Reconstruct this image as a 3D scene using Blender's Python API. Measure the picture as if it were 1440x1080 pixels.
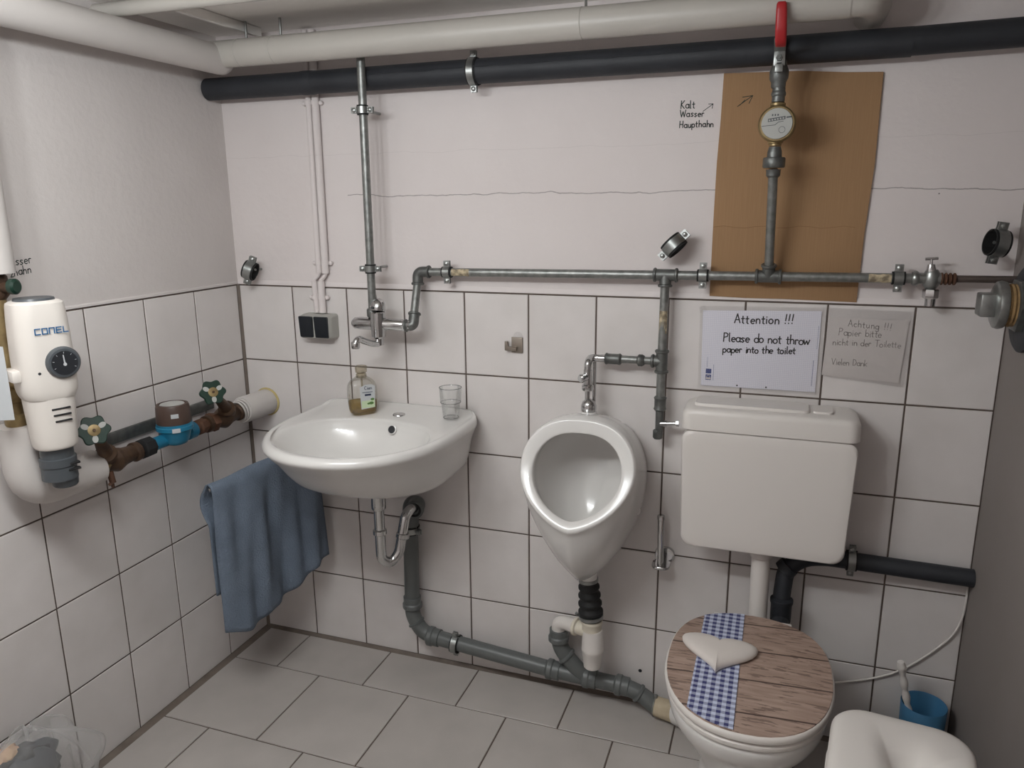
import bpy, bmesh, math, random
from mathutils import Vector, Matrix
random.seed(7)
S = bpy.context.scene
for o in list(bpy.data.objects): bpy.data.objects.remove(o)
COL = S.collection
PI = math.pi
# ------------------------------------------------------------------ camera, light, exposure
cam = bpy.data.cameras.new('camera'); cam.sensor_width = 36; cam.lens = 26.82; cam.clip_start = .02
co = bpy.data.objects.new('camera', cam); COL.objects.link(co); S.camera = co
M = Matrix(((0.94378505, -0.06904727, 0.32326807, 1.68990), (0.33046655, 0.22030675, -0.91774549, -2.08410),
            (-0.00785032, 0.97298377, 0.23074003, 1.50150), (0, 0, 0, 1)))
co.matrix_world = M
W = bpy.data.worlds.new('world'); S.world = W; W.use_nodes = True
W.node_tree.nodes['Background'].inputs[0].default_value = (.8, .8, .82, 1)
W.node_tree.nodes['Background'].inputs[1].default_value = .05
def lamp(x, y, z, w, r, col=(.955, 1, 1.02)):
    l = bpy.data.lights.new('ceiling_tube_light', 'POINT'); l.energy = w; l.shadow_soft_size = r; l.color = col
    o = bpy.data.objects.new('ceiling_tube_light', l); COL.objects.link(o); o.location = (x, y, z); return o
for lx in (.50, .70, .90, 1.10): lamp(lx, -1.42, 1.85, 8.8, .035)
S.view_settings.view_transform = 'Standard'; S.view_settings.look = 'None'
S.view_settings.gamma = 1; S.view_settings.use_curve_mapping = False
S.view_settings.exposure = -0.15
# ------------------------------------------------------------------ materials
def lin(c):
    f = lambda v: v / 12.92 if v <= .04045 else ((v + .055) / 1.055) ** 2.4
    return tuple(f(v / 255) for v in c) + (1,)
def mat(name, col, rough=.5, metal=0., col2=None, nscale=8., nfac=.5, bump=0., bscale=60., coat=0., rnd=0., stretch=None, ior=None, detail=5):
    m = bpy.data.materials.new(name); m.use_nodes = True; nt = m.node_tree; N = nt.nodes; L = nt.links
    b = N['Principled BSDF']; b.inputs['Roughness'].default_value = rough; b.inputs['Metallic'].default_value = metal
    b.inputs['Coat Weight'].default_value = coat
    if ior: b.inputs['IOR'].default_value = ior
    c = lin(col) ; b.inputs['Base Color'].default_value = c
    tc = N.new('ShaderNodeTexCoord'); mp = N.new('ShaderNodeMapping'); L.new(tc.outputs['Object'], mp.inputs[0])
    if stretch: mp.inputs['Scale'].default_value = stretch
    out = None
    if col2 is not None:
        n = N.new('ShaderNodeTexNoise'); n.inputs['Scale'].default_value = nscale; n.inputs['Detail'].default_value = detail
        L.new(mp.outputs[0], n.inputs['Vector'])
        r = N.new('ShaderNodeValToRGB'); r.color_ramp.elements[0].position = .5 - nfac / 2; r.color_ramp.elements[1].position = .5 + nfac / 2
        r.color_ramp.elements[0].color = c; r.color_ramp.elements[1].color = lin(col2)
        if rnd:
            oi = N.new('ShaderNodeObjectInfo'); n.noise_dimensions = '4D'
            mu = N.new('ShaderNodeMath'); mu.operation = 'MULTIPLY'; mu.inputs[1].default_value = 50; L.new(oi.outputs['Random'], mu.inputs[0]); L.new(mu.outputs[0], n.inputs['W'])
        L.new(n.outputs[0], r.inputs[0]); out = r.outputs[0]
    if rnd and out is not None:
        hs = N.new('ShaderNodeHueSaturation'); mr = N.new('ShaderNodeMapRange'); mr.inputs[3].default_value = 1 - rnd; mr.inputs[4].default_value = 1 + rnd * .5
        L.new(oi.outputs['Random'], mr.inputs[0]); L.new(mr.outputs[0], hs.inputs['Value']); L.new(out, hs.inputs['Color']); out = hs.outputs[0]
    if out is not None: L.new(out, b.inputs['Base Color'])
    if bump:
        n2 = N.new('ShaderNodeTexNoise'); n2.inputs['Scale'].default_value = bscale; n2.inputs['Detail'].default_value = 6; L.new(mp.outputs[0], n2.inputs['Vector'])
        bp = N.new('ShaderNodeBump'); bp.inputs['Strength'].default_value = bump; bp.inputs['Distance'].default_value = .004
        L.new(n2.outputs[0], bp.inputs['Height']); L.new(bp.outputs[0], b.inputs['Normal'])
    return m
m_plaster = mat('white_plaster', (214, 205, 203), .85, col2=(222, 214, 212), nscale=3, bump=.35, bscale=40)
m_plasterL = mat('rough_white_plaster', (200, 193, 190), .85, col2=(208, 201, 198), nscale=4, bump=.42, bscale=55)
m_ceil = mat('ceiling_paint', (244, 241, 236), .85, col2=(234, 230, 225), nscale=3, bump=.5, bscale=30)
m_wtile = mat('wall_tile_glaze', (208, 202, 199), .34, col2=(220, 214, 212), nscale=9, nfac=.5, rnd=.03, detail=8, bump=.03, bscale=25)
m_ftile = mat('floor_tile_glaze', (168, 162, 157), .4, col2=(188, 181, 176), nscale=7, nfac=.6, rnd=.06, detail=8, bump=.03, bscale=25)
m_grout = mat('dark_brown_grout', (84, 72, 66), .9, col2=(100, 88, 80), nscale=30)
m_sil = mat('brown_silicone', (122, 110, 101), .6, col2=(98, 88, 80), nscale=20)
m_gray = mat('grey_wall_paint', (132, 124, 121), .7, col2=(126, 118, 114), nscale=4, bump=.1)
m_white = mat('white_pipe_paint', (180, 175, 168), .42, col2=(188, 183, 176), nscale=6, bump=.08, bscale=25)
m_whiteL = mat('white_pipe_insulation', (196, 190, 186), .55, col2=(203, 197, 193), nscale=6, bump=.1, bscale=25)
m_black = mat('black_pipe', (33, 35, 40), .6, col2=(44, 46, 51), nscale=12, bump=.4, bscale=40)
m_steel = mat('galvanised_steel', (108, 110, 108), .42, .75, col2=(160, 161, 158), nscale=60, nfac=.7, bump=.2, bscale=90)
m_steelD = mat('dark_galvanised_fitting', (86, 88, 87), .45, .7, col2=(126, 127, 124), nscale=50, nfac=.7, bump=.25, bscale=90)
m_chrome = mat('chrome', (200, 200, 200), .12, 1.)
m_zinc = mat('zinc_plate', (170, 172, 170), .35, .9, col2=(140, 142, 140), nscale=40)
m_rubber = mat('black_rubber', (22, 22, 23), .7)
m_brass = mat('brass', (166, 146, 104), .4, .6, col2=(116, 96, 68), nscale=40, bump=.15)
m_bronze = mat('tarnished_bronze', (104, 80, 60), .5, .5, col2=(62, 47, 40), nscale=25, nfac=.6, bump=.4, bscale=60)
m_rust = mat('rusty_iron', (80, 58, 48), .7, .3, col2=(108, 72, 50), nscale=25, nfac=.6, bump=.4, bscale=60)
m_copper = mat('tarnished_copper', (110, 98, 92), .45, .6, col2=(86, 78, 74), nscale=20)
m_porc = mat('white_porcelain', (216, 213, 210), .2, coat=.25)
m_cist = mat('white_plastic', (216, 210, 205), .35)
m_ivory = mat('ivory_plastic', (216, 209, 202), .35)
m_grey = mat('grey_drain_plastic', (98, 101, 100), .4, col2=(92, 95, 94), nscale=9)
m_lgrey = mat('light_grey_plastic', (176, 176, 172), .4)
m_dgrey = mat('dark_grey_plastic', (74, 78, 82), .35)
m_dkgauge = mat('black_dial', (38, 40, 44), .3)
m_cream = mat('cream_plastic', (214, 206, 190), .45)
m_beige = mat('beige_hemp_collar', (196, 182, 158), .8, col2=(176, 160, 134), nscale=30, bump=.4)
m_card = mat('brown_cardboard', (160, 126, 92), .9, col2=(150, 117, 84), nscale=10, stretch=(40, 1, 1), bump=.1, bscale=80)
m_ink = mat('black_ink', (26, 26, 28), .8)
m_inkg = mat('green_black_ink', (30, 48, 42), .8)
m_pencil = mat('faint_pencil', (150, 143, 140), .9)
m_paper = mat('squared_paper', (222, 219, 226), .8)
m_paper2 = mat('yellowed_paper', (218, 211, 208), .8)
m_bluep = mat('blue_print', (70, 84, 140), .8)
m_red = mat('red_vinyl', (170, 36, 40), .4)
m_green = mat('dark_green_paint', (22, 52, 40), .4, col2=(17, 40, 30), nscale=20)
m_blue = mat('blue_meter_paint', (32, 118, 150), .4, col2=(28, 104, 134), nscale=20, bump=.2)
m_bluec = mat('blue_plastic', (66, 116, 152), .4)
m_brown = mat('brown_meter_cap', (84, 66, 58), .45, col2=(70, 54, 48), nscale=15)
m_towel = mat('blue_grey_terry', (116, 128, 144), .95, col2=(96, 107, 122), nscale=14, nfac=.7, bump=1., bscale=220)
m_sw = mat('switch_grey', (168, 166, 160), .4)
m_swb = mat('switch_black', (28, 32, 38), .35)
m_sticker = mat('torn_sticker', (196, 180, 150), .8, col2=(120, 108, 90), nscale=60, nfac=.2)
m_hemp = mat('hemp_thread', (156, 126, 84), .9, col2=(116, 92, 62), nscale=60, bump=.4)
m_foam = mat('yellow_foam', (190, 172, 120), .9, bump=.6)
m_nickel = mat('brushed_nickel', (150, 140, 130), .4, .7)
m_ptag = mat('pale_card', (186, 188, 190), .6)
m_bag1 = mat('dark_rubbish', (30, 30, 32), .7)
m_bag2 = mat('grey_wrapper', (74, 80, 84), .5, col2=(50, 54, 60), nscale=12)
m_bag3 = mat('pink_tissue', (200, 150, 130), .8, col2=(220, 190, 150), nscale=20)
m_heart = mat('white_padded_vinyl', (214, 206, 200), .5)
m_strap = mat('tape_black', (30, 30, 32), .5)
def shader_mix(name, tint, fac, rough=.1):
    m = bpy.data.materials.new(name); m.use_nodes = True; nt = m.node_tree; N = nt.nodes; L = nt.links; N.remove(N['Principled BSDF'])
    t = N.new('ShaderNodeBsdfTransparent'); t.inputs[0].default_value = tint
    g = N.new('ShaderNodeBsdfGlossy'); g.inputs['Roughness'].default_value = rough
    lw = N.new('ShaderNodeLayerWeight'); lw.inputs[0].default_value = .35
    mr = N.new('ShaderNodeMapRange'); mr.inputs[3].default_value = fac; mr.inputs[4].default_value = min(1, fac + .4); L.new(lw.outputs['Fresnel'], mr.inputs[0])
    x = N.new('ShaderNodeMixShader'); L.new(mr.outputs[0], x.inputs[0]); L.new(t.outputs[0], x.inputs[1]); L.new(g.outputs[0], x.inputs[2])
    L.new(x.outputs[0], N['Material Output'].inputs[0]); return m
def film(name, fac):
    m = bpy.data.materials.new(name); m.use_nodes = True; N = m.node_tree.nodes; L = m.node_tree.links; b = N['Principled BSDF']
    b.inputs['Base Color'].default_value = lin((205, 203, 202)); b.inputs['Roughness'].default_value = .35
    t = N.new('ShaderNodeBsdfTransparent'); x = N.new('ShaderNodeMixShader')
    lw = N.new('ShaderNodeLayerWeight'); lw.inputs[0].default_value = .3; mr = N.new('ShaderNodeMapRange'); mr.inputs[3].default_value = fac; mr.inputs[4].default_value = fac + .45
    L.new(lw.outputs['Facing'], mr.inputs[0]); L.new(mr.outputs[0], x.inputs[0]); L.new(t.outputs[0], x.inputs[1]); L.new(b.outputs[0], x.inputs[2]); L.new(x.outputs[0], N['Material Output'].inputs[0]); return m
m_sleeve = shader_mix('clear_sleeve', (.99, .99, .99, 1), .015, .15)
m_film = film('thin_bag_film', .2)
m_glass = shader_mix('drinking_glass', (.985, .99, .99, 1), .02, .03)
m_glassr = shader_mix('glass_edge', (.72, .73, .73, 1), .12, .05)
m_pet = shader_mix('clear_bottle', (.92, .92, .90, 1), .05, .08)
m_soapl = shader_mix('amber_soap', (.70, .58, .30, 1), .03, .1)
m_pcap = shader_mix('clear_cap', (.82, .78, .68, 1), .12, .15)
def nodes_of(m): return m.node_tree.nodes, m.node_tree.links, m.node_tree.nodes['Principled BSDF']
def math_node(N, L, op, a, b=None, c=None):
    n = N.new('ShaderNodeMath'); n.operation = op
    for i, v in enumerate((a, b, c)):
        if v is None: continue
        if isinstance(v, (int, float)): n.inputs[i].default_value = v
        else: L.new(v, n.inputs[i])
    return n.outputs[0]
def world_xyz(N, L):
    g = N.new('ShaderNodeNewGeometry'); s = N.new('ShaderNodeSeparateXYZ'); L.new(g.outputs['Position'], s.inputs[0]); return s.outputs
def mix_col(N, L, f, a, b):
    x = N.new('ShaderNodeMix'); x.data_type = 'RGBA'; L.new(f, x.inputs[0])
    for i, v in ((6, a), (7, b)):
        if isinstance(v, tuple): x.inputs[i].default_value = v
        else: L.new(v, x.inputs[i])
    return x.outputs[2]
def prev_col(b):
    return b.inputs['Base Color'].links[0].from_socket if b.inputs['Base Color'].links else tuple(b.inputs['Base Color'].default_value)
# hairline shrinkage crack of the back wall and its small pock marks
N, L, b = nodes_of(m_plaster); X, Y, Z = world_xyz(N, L)
nz = N.new('ShaderNodeTexNoise'); nz.inputs['Scale'].default_value = 9; nz.inputs['Detail'].default_value = 8
wig = math_node(N, L, 'MULTIPLY_ADD', nz.outputs[0], .03, 1.512)
d = math_node(N, L, 'ABSOLUTE', math_node(N, L, 'SUBTRACT', Z, wig))
crack = math_node(N, L, 'MULTIPLY', math_node(N, L, 'LESS_THAN', d, .0013), math_node(N, L, 'GREATER_THAN', X, .43))
d2 = math_node(N, L, 'ABSOLUTE', math_node(N, L, 'SUBTRACT', Z, math_node(N, L, 'MULTIPLY_ADD', nz.outputs[0], .025, 1.635)))
c2 = math_node(N, L, 'MULTIPLY', math_node(N, L, 'LESS_THAN', d2, .0007), .10)
vo = N.new('ShaderNodeTexVoronoi'); vo.inputs['Scale'].default_value = 7
gpos = N.new('ShaderNodeNewGeometry'); L.new(gpos.outputs['Position'], vo.inputs['Vector']); L.new(gpos.outputs['Position'], nz.inputs['Vector'])
pits = math_node(N, L, 'MULTIPLY', math_node(N, L, 'LESS_THAN', vo.outputs['Distance'], .02), .8)
f = math_node(N, L, 'MAXIMUM', math_node(N, L, 'MAXIMUM', math_node(N, L, 'MULTIPLY', crack, .55), c2), pits)
L.new(mix_col(N, L, f, prev_col(b), lin((90, 82, 80))), b.inputs['Base Color'])
# squared paper
N, L, b = nodes_of(m_paper); X, Y, Z = world_xyz(N, L)
gx = math_node(N, L, 'LESS_THAN', math_node(N, L, 'FRACT', math_node(N, L, 'MULTIPLY', X, 200)), .13)
gz = math_node(N, L, 'LESS_THAN', math_node(N, L, 'FRACT', math_node(N, L, 'MULTIPLY', Z, 200)), .13)
L.new(mix_col(N, L, math_node(N, L, 'MULTIPLY', math_node(N, L, 'MAXIMUM', gx, gz), .3), lin((236, 234, 242)), lin((160, 160, 190))), b.inputs['Base Color'])
# printed wood decor of the toilet lid
m_wood = mat('printed_plank_decor', (140, 116, 104), .5, col2=(184, 160, 146), nscale=9, nfac=.6, stretch=(1.2, 11, 1), detail=10)
N, L, b = nodes_of(m_wood); X, Y, Z = world_xyz(N, L)
yy = math_node(N, L, 'MULTIPLY_ADD', X, -.07, Y)
fr = math_node(N, L, 'FRACT', math_node(N, L, 'MULTIPLY_ADD', yy, 1 / .123, .72 + 4))
line = math_node(N, L, 'LESS_THAN', fr, .04)
n3 = N.new('ShaderNodeTexNoise'); n3.inputs['Scale'].default_value = 22; n3.inputs['Detail'].default_value = 10
tcw = N.new('ShaderNodeTexCoord'); mpw = N.new('ShaderNodeMapping'); mpw.inputs['Scale'].default_value = (1, 6, 1); L.new(tcw.outputs['Object'], mpw.inputs[0]); L.new(mpw.outputs[0], n3.inputs['Vector'])
dk = math_node(N, L, 'MULTIPLY', math_node(N, L, 'GREATER_THAN', n3.outputs[0], .58), .5)
L.new(mix_col(N, L, math_node(N, L, 'MAXIMUM', math_node(N, L, 'MULTIPLY', line, .95), dk), prev_col(b), lin((72, 54, 48))), b.inputs['Base Color'])
# gingham ribbon
m_ging = mat('blue_gingham', (190, 196, 214), .9)
N, L, b = nodes_of(m_ging); X, Y, Z = world_xyz(N, L)
sx = math_node(N, L, 'LESS_THAN', math_node(N, L, 'FRACT', math_node(N, L, 'MULTIPLY', X, 53)), .5)
sy = math_node(N, L, 'LESS_THAN', math_node(N, L, 'FRACT', math_node(N, L, 'MULTIPLY', Y, 53)), .5)
L.new(mix_col(N, L, math_node(N, L, 'MULTIPLY', math_node(N, L, 'ADD', sx, sy), .5), lin((196, 202, 222)), lin((60, 62, 110))), b.inputs['Base Color'])
# ------------------------------------------------------------------ mesh helpers
V = Vector
def new(): return bmesh.new()
def ring_faces(bm, a, b):
    n = len(a)
    for i in range(n): bm.faces.new((a[i], a[(i + 1) % n], b[(i + 1) % n], b[i]))
def loft(bm, rings, cap0=True, cap1=True):
    vs = [[bm.verts.new(p) for p in r] for r in rings]
    for a, b in zip(vs, vs[1:]): ring_faces(bm, a, b)
    if cap0: bm.faces.new(list(reversed(vs[0])))
    if cap1: bm.faces.new(vs[-1])
    return vs
def smooth_rings(rings, k=3):
    out = []; n = len(rings)
    for i in range(n - 1):
        p0, p1, p2, p3 = rings[max(i - 1, 0)], rings[i], rings[i + 1], rings[min(i + 2, n - 1)]
        for j in range(k):
            t = j / k
            out.append([(b * 2 + (c - a) * t + (a * 2 - b * 5 + c * 4 - d_) * t * t + (b * 3 - a - c * 3 + d_) * t ** 3) * .5 for a, b, c, d_ in zip(p0, p1, p2, p3)])
    out.append(rings[-1]); return out
def frame(d):
    d = V(d).normalized(); u = d.orthogonal().normalized() if abs(d.z) > .99 else V((0, 0, 1)).cross(d).normalized()
    return u, d.cross(u).normalized()
def tube(bm, pts, r, seg=16, cap=True):
    pts = [V(p) for p in pts]; n = len(pts); R = r if isinstance(r, (list, tuple)) else [r] * n
    u, w = frame(pts[1] - pts[0]); rings = []
    for i, p in enumerate(pts):
        t = ((pts[min(i + 1, n - 1)] - p).normalized() if i < n - 1 else V()) + ((p - pts[max(i - 1, 0)]).normalized() if i > 0 else V())
        t.normalize(); u = (u - t * u.dot(t)).normalized(); w = t.cross(u)
        rings.append([p + (u * math.cos(a) + w * math.sin(a)) * R[i] for a in [2 * PI * k / seg for k in range(seg)]])
    loft(bm, rings, cap, cap)
def fillet(pts, rad, n=6):
    pts = [V(p) for p in pts]; out = [pts[0]]
    for a, b, c in zip(pts, pts[1:], pts[2:]):
        d1 = (a - b); d2 = (c - b); rr = min(rad, d1.length * .49, d2.length * .49)
        p, q = b + d1.normalized() * rr, b + d2.normalized() * rr
        for k in range(n + 1):
            t = k / n; out.append(p * (1 - t) ** 2 + b * 2 * t * (1 - t) + q * t * t)
    out.append(pts[-1]); return out
def lathe(bm, prof, p0, ax, seg=24, cap=True):
    p0 = V(p0); ax = V(ax).normalized(); u, w = frame(ax)
    loft(bm, [[p0 + ax * t + (u * math.cos(a) + w * math.sin(a)) * max(r, 1e-5) for a in [2 * PI * k / seg for k in range(seg)]] for t, r in prof], cap, cap)
def hexnut(bm, p0, ax, ln, r, seg=6):
    lathe(bm, [(0, r * .92), (ln * .12, r), (ln * .88, r), (ln, r * .92)], p0, ax, seg)
def box(bm, x0, x1, y0, y1, z0, z1, bev=0., seg=2):
    b2 = bmesh.new(); bmesh.ops.create_cube(b2, size=1)
    for v in b2.verts: v.co = V(((x0 + x1) / 2 + v.co.x * (x1 - x0), (y0 + y1) / 2 + v.co.y * (y1 - y0), (z0 + z1) / 2 + v.co.z * (z1 - z0)))
    if bev: bmesh.ops.bevel(b2, geom=b2.edges[:], offset=bev, segments=seg, affect='EDGES', profile=.5)
    merge(bm, b2)
def merge(bm, b2, mtx=None):
    if mtx is not None: bmesh.ops.transform(b2, matrix=mtx, verts=b2.verts[:])
    m = bpy.data.meshes.new('tmp'); b2.to_mesh(m); b2.free(); bm.from_mesh(m); bpy.data.meshes.remove(m)
def prism(bm, poly, nrm, th, bev=0.):
    """poly: 3D outline; extruded by th along nrm"""
    b2 = bmesh.new(); nrm = V(nrm).normalized() * th
    a = [b2.verts.new(V(p)) for p in poly]; c = [b2.verts.new(V(p) + nrm) for p in poly]
    ring_faces(b2, a, c); b2.faces.new(list(reversed(a))); f = b2.faces.new(c)
    if bev: bmesh.ops.bevel(b2, geom=[e for e in f.edges], offset=bev, segments=2, affect='EDGES', profile=.5)
    merge(bm, b2)
def torus(bm, c, ax, R, r, s1=28, s2=8, a0=0, a1=2 * PI):
    u, w = frame(ax); full = abs(a1 - a0 - 2 * PI) < 1e-6; n = s1
    pts = [V(c) + (u * math.cos(a0 + (a1 - a0) * k / n) + w * math.sin(a0 + (a1 - a0) * k / n)) * R for k in range(n + 1)]
    tube(bm, pts, r, s2, not full)
def rrect(hx, hy, r, n=5):
    out = []
    for cx, cy, a in ((hx - r, hy - r, 0), (-hx + r, hy - r, PI / 2), (-hx + r, -hy + r, PI), (hx - r, -hy + r, 1.5 * PI)):
        for k in range(n + 1): t = a + PI / 2 * k / n; out.append((cx + r * math.cos(t), cy + r * math.sin(t)))
    return out
def mesh(name, bm, m, ang=38):
    bmesh.ops.recalc_face_normals(bm, faces=bm.faces[:])
    me = bpy.data.meshes.new(name); bm.to_mesh(me); bm.free()
    for mm in (m if isinstance(m, (list, tuple)) else [m]): me.materials.append(mm)
    if ang:
        me.shade_smooth(); me.set_sharp_from_angle(angle=math.radians(ang))
    return me
def tag(o, label=None, cat=None, group=None, kind=None):
    for k, v in (('label', label), ('category', cat), ('group', group), ('kind', kind)):
        if v: o[k] = v
    return o
def thing(name, loc, label, cat, group=None, rotz=0):
    o = bpy.data.objects.new(name, None); o.empty_display_size = .05; COL.objects.link(o)
    o.location = loc; o.rotation_euler = (0, 0, rotz); return tag(o, label, cat, group)
def base_of(p):
    v = V((0, 0, 0))
    while p is not None: v += V(p.location); p = p.parent
    return v
def part(name, bm, m, parent, label=None, ang=38, local=False, kind=None):
    """a mesh under its thing; its vertices are given in room coordinates unless local"""
    if not local:
        off = base_of(parent)
        for v in bm.verts: v.co -= off
    o = bpy.data.objects.new(name, mesh(name, bm, m, ang)); COL.objects.link(o); o.parent = parent
    return tag(o, label, None, None, kind)
def single(name, bm, m, label, cat, group=None, ang=38, kind=None):
    lo = V([min(v.co[i] for v in bm.verts) for i in range(3)]); hi = V([max(v.co[i] for v in bm.verts) for i in range(3)])
    c = V(((lo.x + hi.x) / 2, (lo.y + hi.y) / 2, lo.z))
    for v in bm.verts: v.co -= c
    o = bpy.data.objects.new(name, mesh(name, bm, m, ang)); COL.objects.link(o); o.location = c
    return tag(o, label, cat, group, kind)
def struct(name, bm, m, ang=38):
    o = bpy.data.objects.new(name, mesh(name, bm, m, ang)); COL.objects.link(o); o['kind'] = 'structure'; return o
# ------------------------------------------------------------------ handwriting: one-stroke letters
def arc(cx, cy, rx, ry, a0, a1, n=8):
    return [(cx + rx * math.cos(math.radians(a0 + (a1 - a0) * k / n)), cy + ry * math.sin(math.radians(a0 + (a1 - a0) * k / n))) for k in range(n + 1)]
O_ = arc(.25, .25, .22, .25, 0, 360, 12)
GL = {
 'A': (.62, [[(0, 0), (.28, 1), (.58, 0)], [(.1, .36), (.48, .36)]]), 'P': (.55, [[(.05, 0), (.08, 1), (.32, 1), (.5, .85), (.42, .6), (.07, .48)]]),
 'K': (.55, [[(.05, 0), (.08, 1)], [(.5, 1), (.08, .5), (.5, 0)]]), 'W': (.85, [[(0, 1), (.2, 0), (.42, .75), (.62, 0), (.82, 1)]]),
 'H': (.62, [[(.05, 0), (.08, 1)], [(.52, 0), (.55, 1)], [(.06, .5), (.53, .5)]]), 'V': (.6, [[(0, 1), (.28, 0), (.56, 1)]]),
 'D': (.6, [[(.05, 0), (.06, 1), (.35, .9), (.53, .5), (.35, .08), (.05, 0)]]), 'T': (.6, [[(0, 1), (.58, 1)], [(.29, 1), (.28, 0)]]),
 'C': (.6, [arc(.3, .5, .28, .5, 50, 310)]),
 'a': (.5, [O_, [(.46, .5), (.46, .05), (.52, 0)]]), 'c': (.45, [arc(.25, .25, .22, .25, 50, 310)]), 'd': (.5, [O_, [(.47, 1), (.47, 0)]]),
 'e': (.48, [[(.04, .25), (.45, .28)] + arc(.25, .25, .21, .25, 10, 310)]), 'f': (.36, [arc(.25, .8, .12, .2, 60, 180) + [(.13, 0)], [(0, .5), (.3, .5)]]),
 'g': (.5, [O_, [(.46, .5), (.46, -.2)] + arc(.26, -.2, .2, .15, 0, -170)]), 'h': (.48, [[(.05, 1), (.05, 0)], [(.05, .3)] + arc(.24, .28, .18, .22, 150, 0) + [(.42, 0)]]),
 'i': (.2, [[(.1, .5), (.1, 0)], [(.1, .74), (.11, .7)]]), 'k': (.45, [[(.05, 1), (.05, 0)], [(.4, .5), (.05, .2), (.42, 0)]]), 'l': (.22, [[(.08, 1), (.08, .1), (.16, 0)]]),
 'm': (.75, [[(.05, .5), (.05, 0)], [(.05, .3)] + arc(.2, .3, .15, .2, 150, 0) + [(.35, 0)], [(.35, .3)] + arc(.5, .3, .15, .2, 150, 0) + [(.65, 0)]]),
 'n': (.48, [[(.05, .5), (.05, 0)], [(.05, .3)] + arc(.24, .28, .18, .22, 150, 0) + [(.42, 0)]]), 'o': (.5, [O_]),
 'p': (.5, [[(.05, .5), (.05, -.35)], arc(.25, .25, .21, .25, 0, 360, 12)]), 'r': (.36, [[(.05, .5), (.05, 0)], [(.05, .28)] + arc(.2, .32, .15, .18, 160, 40)]),
 's': (.42, [[(.38, .44), (.2, .5), (.06, .4), (.2, .26), (.36, .14), (.22, 0), (.04, .06)]]), 't': (.36, [[(.15, .8), (.15, .08), (.28, 0)], [(0, .52), (.32, .54)]]),
 'u': (.48, [[(.05, .5), (.06, .15), (.2, 0), (.4, .18)], [(.42, .5), (.42, 0)]]), 'v': (.42, [[(0, .5), (.2, 0), (.4, .5)]]),
 'w': (.62, [[(0, .5), (.13, 0), (.3, .4), (.44, 0), (.6, .5)]]), 'z': (.42, [[(.04, .5), (.38, .5), (.04, 0), (.4, 0)]]), 'b': (.5, [[(.05, 1), (.05, 0)], O_]),
 '!': (.24, [[(.16, 1), (.08, .3)], [(.06, .06), (.07, .0)]]), ' ': (.38, []), 'N': (.6, [[(.05, 0), (.05, .5), (.5, .5), (.5, 0)]]),
}
def stroke_text(bm, s, org, ux, uz, h, th, jit=.02, track=.08):
    """writes s from org along ux with up direction uz, letter height h"""
    x = 0; ux = V(ux); uz = V(uz); rs = random.Random(len(s) * 7 + ord(s[0]))
    for ch in s:
        w, st = GL[ch]
        jx, jy = rs.uniform(-jit, jit), rs.uniform(-jit, jit) * 1.5
        for line in st:
            ribbon(bm, [V(org) + ux * (x + px + jx) * h + uz * (py + jy) * h for px, py in line], th, ux.cross(uz))
        x += w + track
def ribbon(bm, pts, th, nrm):
    pts = [V(p) for p in pts]; nrm = V(nrm).normalized()
    for p, q in zip(pts, pts[1:]):
        t = q - p
        if t.length < 1e-9: continue
        t.normalize(); d = nrm.cross(t) * th / 2; e = t * th * .3
        bm.faces.new([bm.verts.new(v) for v in (p - e + d, p - e - d, q + e - d, q + e + d)])
def flat(name, bm, m, parent, **k): return part(name, bm, m, parent, ang=None, **k)
# ================================================================== STRUCTURE
RX, FY, CZ = 2.204, -2.75, 2.006
TH = .2489; RB = .2508; TOP = RB + 4 * TH
bm = new(); box(bm, -.12, RX + .15, .004, .12, 0, CZ + .1); wall_back = struct('wall_back', bm, m_plaster)
bm = new(); box(bm, -.12, -.004, FY, .12, 0, CZ + .1); wall_left = struct('wall_left', bm, m_plasterL)
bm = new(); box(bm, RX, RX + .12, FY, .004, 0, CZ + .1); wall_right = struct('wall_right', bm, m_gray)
bm = new(); box(bm, -.12, RX + .12, FY - .12, FY, 0, CZ + .1); struct('wall_front', bm, m_plaster)
bm = new(); box(bm, -.12, RX + .12, FY - .12, .12, -.1, -.003); floor = struct('floor', bm, m_grout)
bm = new(); box(bm, -.12, RX + .12, FY - .12, .12, CZ, CZ + .1); ceiling = struct('ceiling', bm, m_ceil)
bm = new(); box(bm, 0, RX, .0025, .004, 0, TOP + .002); o = part('grout_bed', bm, m_grout, wall_back)
bm = new(); box(bm, -.004, -.0025, FY, 0, 0, TOP + .002); o = part('grout_bed', bm, m_grout, wall_left)
# tile pieces: share one mesh per size
TC = {}
def tile_mesh(w, h, m, t=.008, ch=.0012):
    k = (round(w, 4), round(h, 4), m.name)
    if k not in TC:
        b = bmesh.new(); r = []
        for ins, d in ((0, 0), (0, t - ch), (ch, t)):
            r.append([b.verts.new((x, y, d)) for x, y in ((-w / 2 + ins, -h / 2 + ins), (w / 2 - ins, -h / 2 + ins), (w / 2 - ins, h / 2 - ins), (-w / 2 + ins, h / 2 - ins))])
        ring_faces(b, r[0], r[1]); ring_faces(b, r[1], r[2]); b.faces.new(r[2]); b.faces.new(list(reversed(r[0])))
        TC[k] = mesh('tile', b, m, ang=None)
    return TC[k]
J = .0046
def put_tile(name, parent, me, loc, ax):
    o = bpy.data.objects.new(name, me); COL.objects.link(o); o.parent = parent; o.location = loc
    j = lambda: random.uniform(-.0012, .0012)
    o.rotation_euler = {'back': (PI / 2 + j(), j(), 0), 'left': (PI / 2, j(), PI / 2 + j()), 'floor': (j(), j(), 0)}[ax]
xs = [.004] + [.2077 + .2 * i for i in range(11)]
xs[-1] = RX - .0005
zs = [.004, RB] + [RB + TH * i for i in range(1, 5)]
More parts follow.
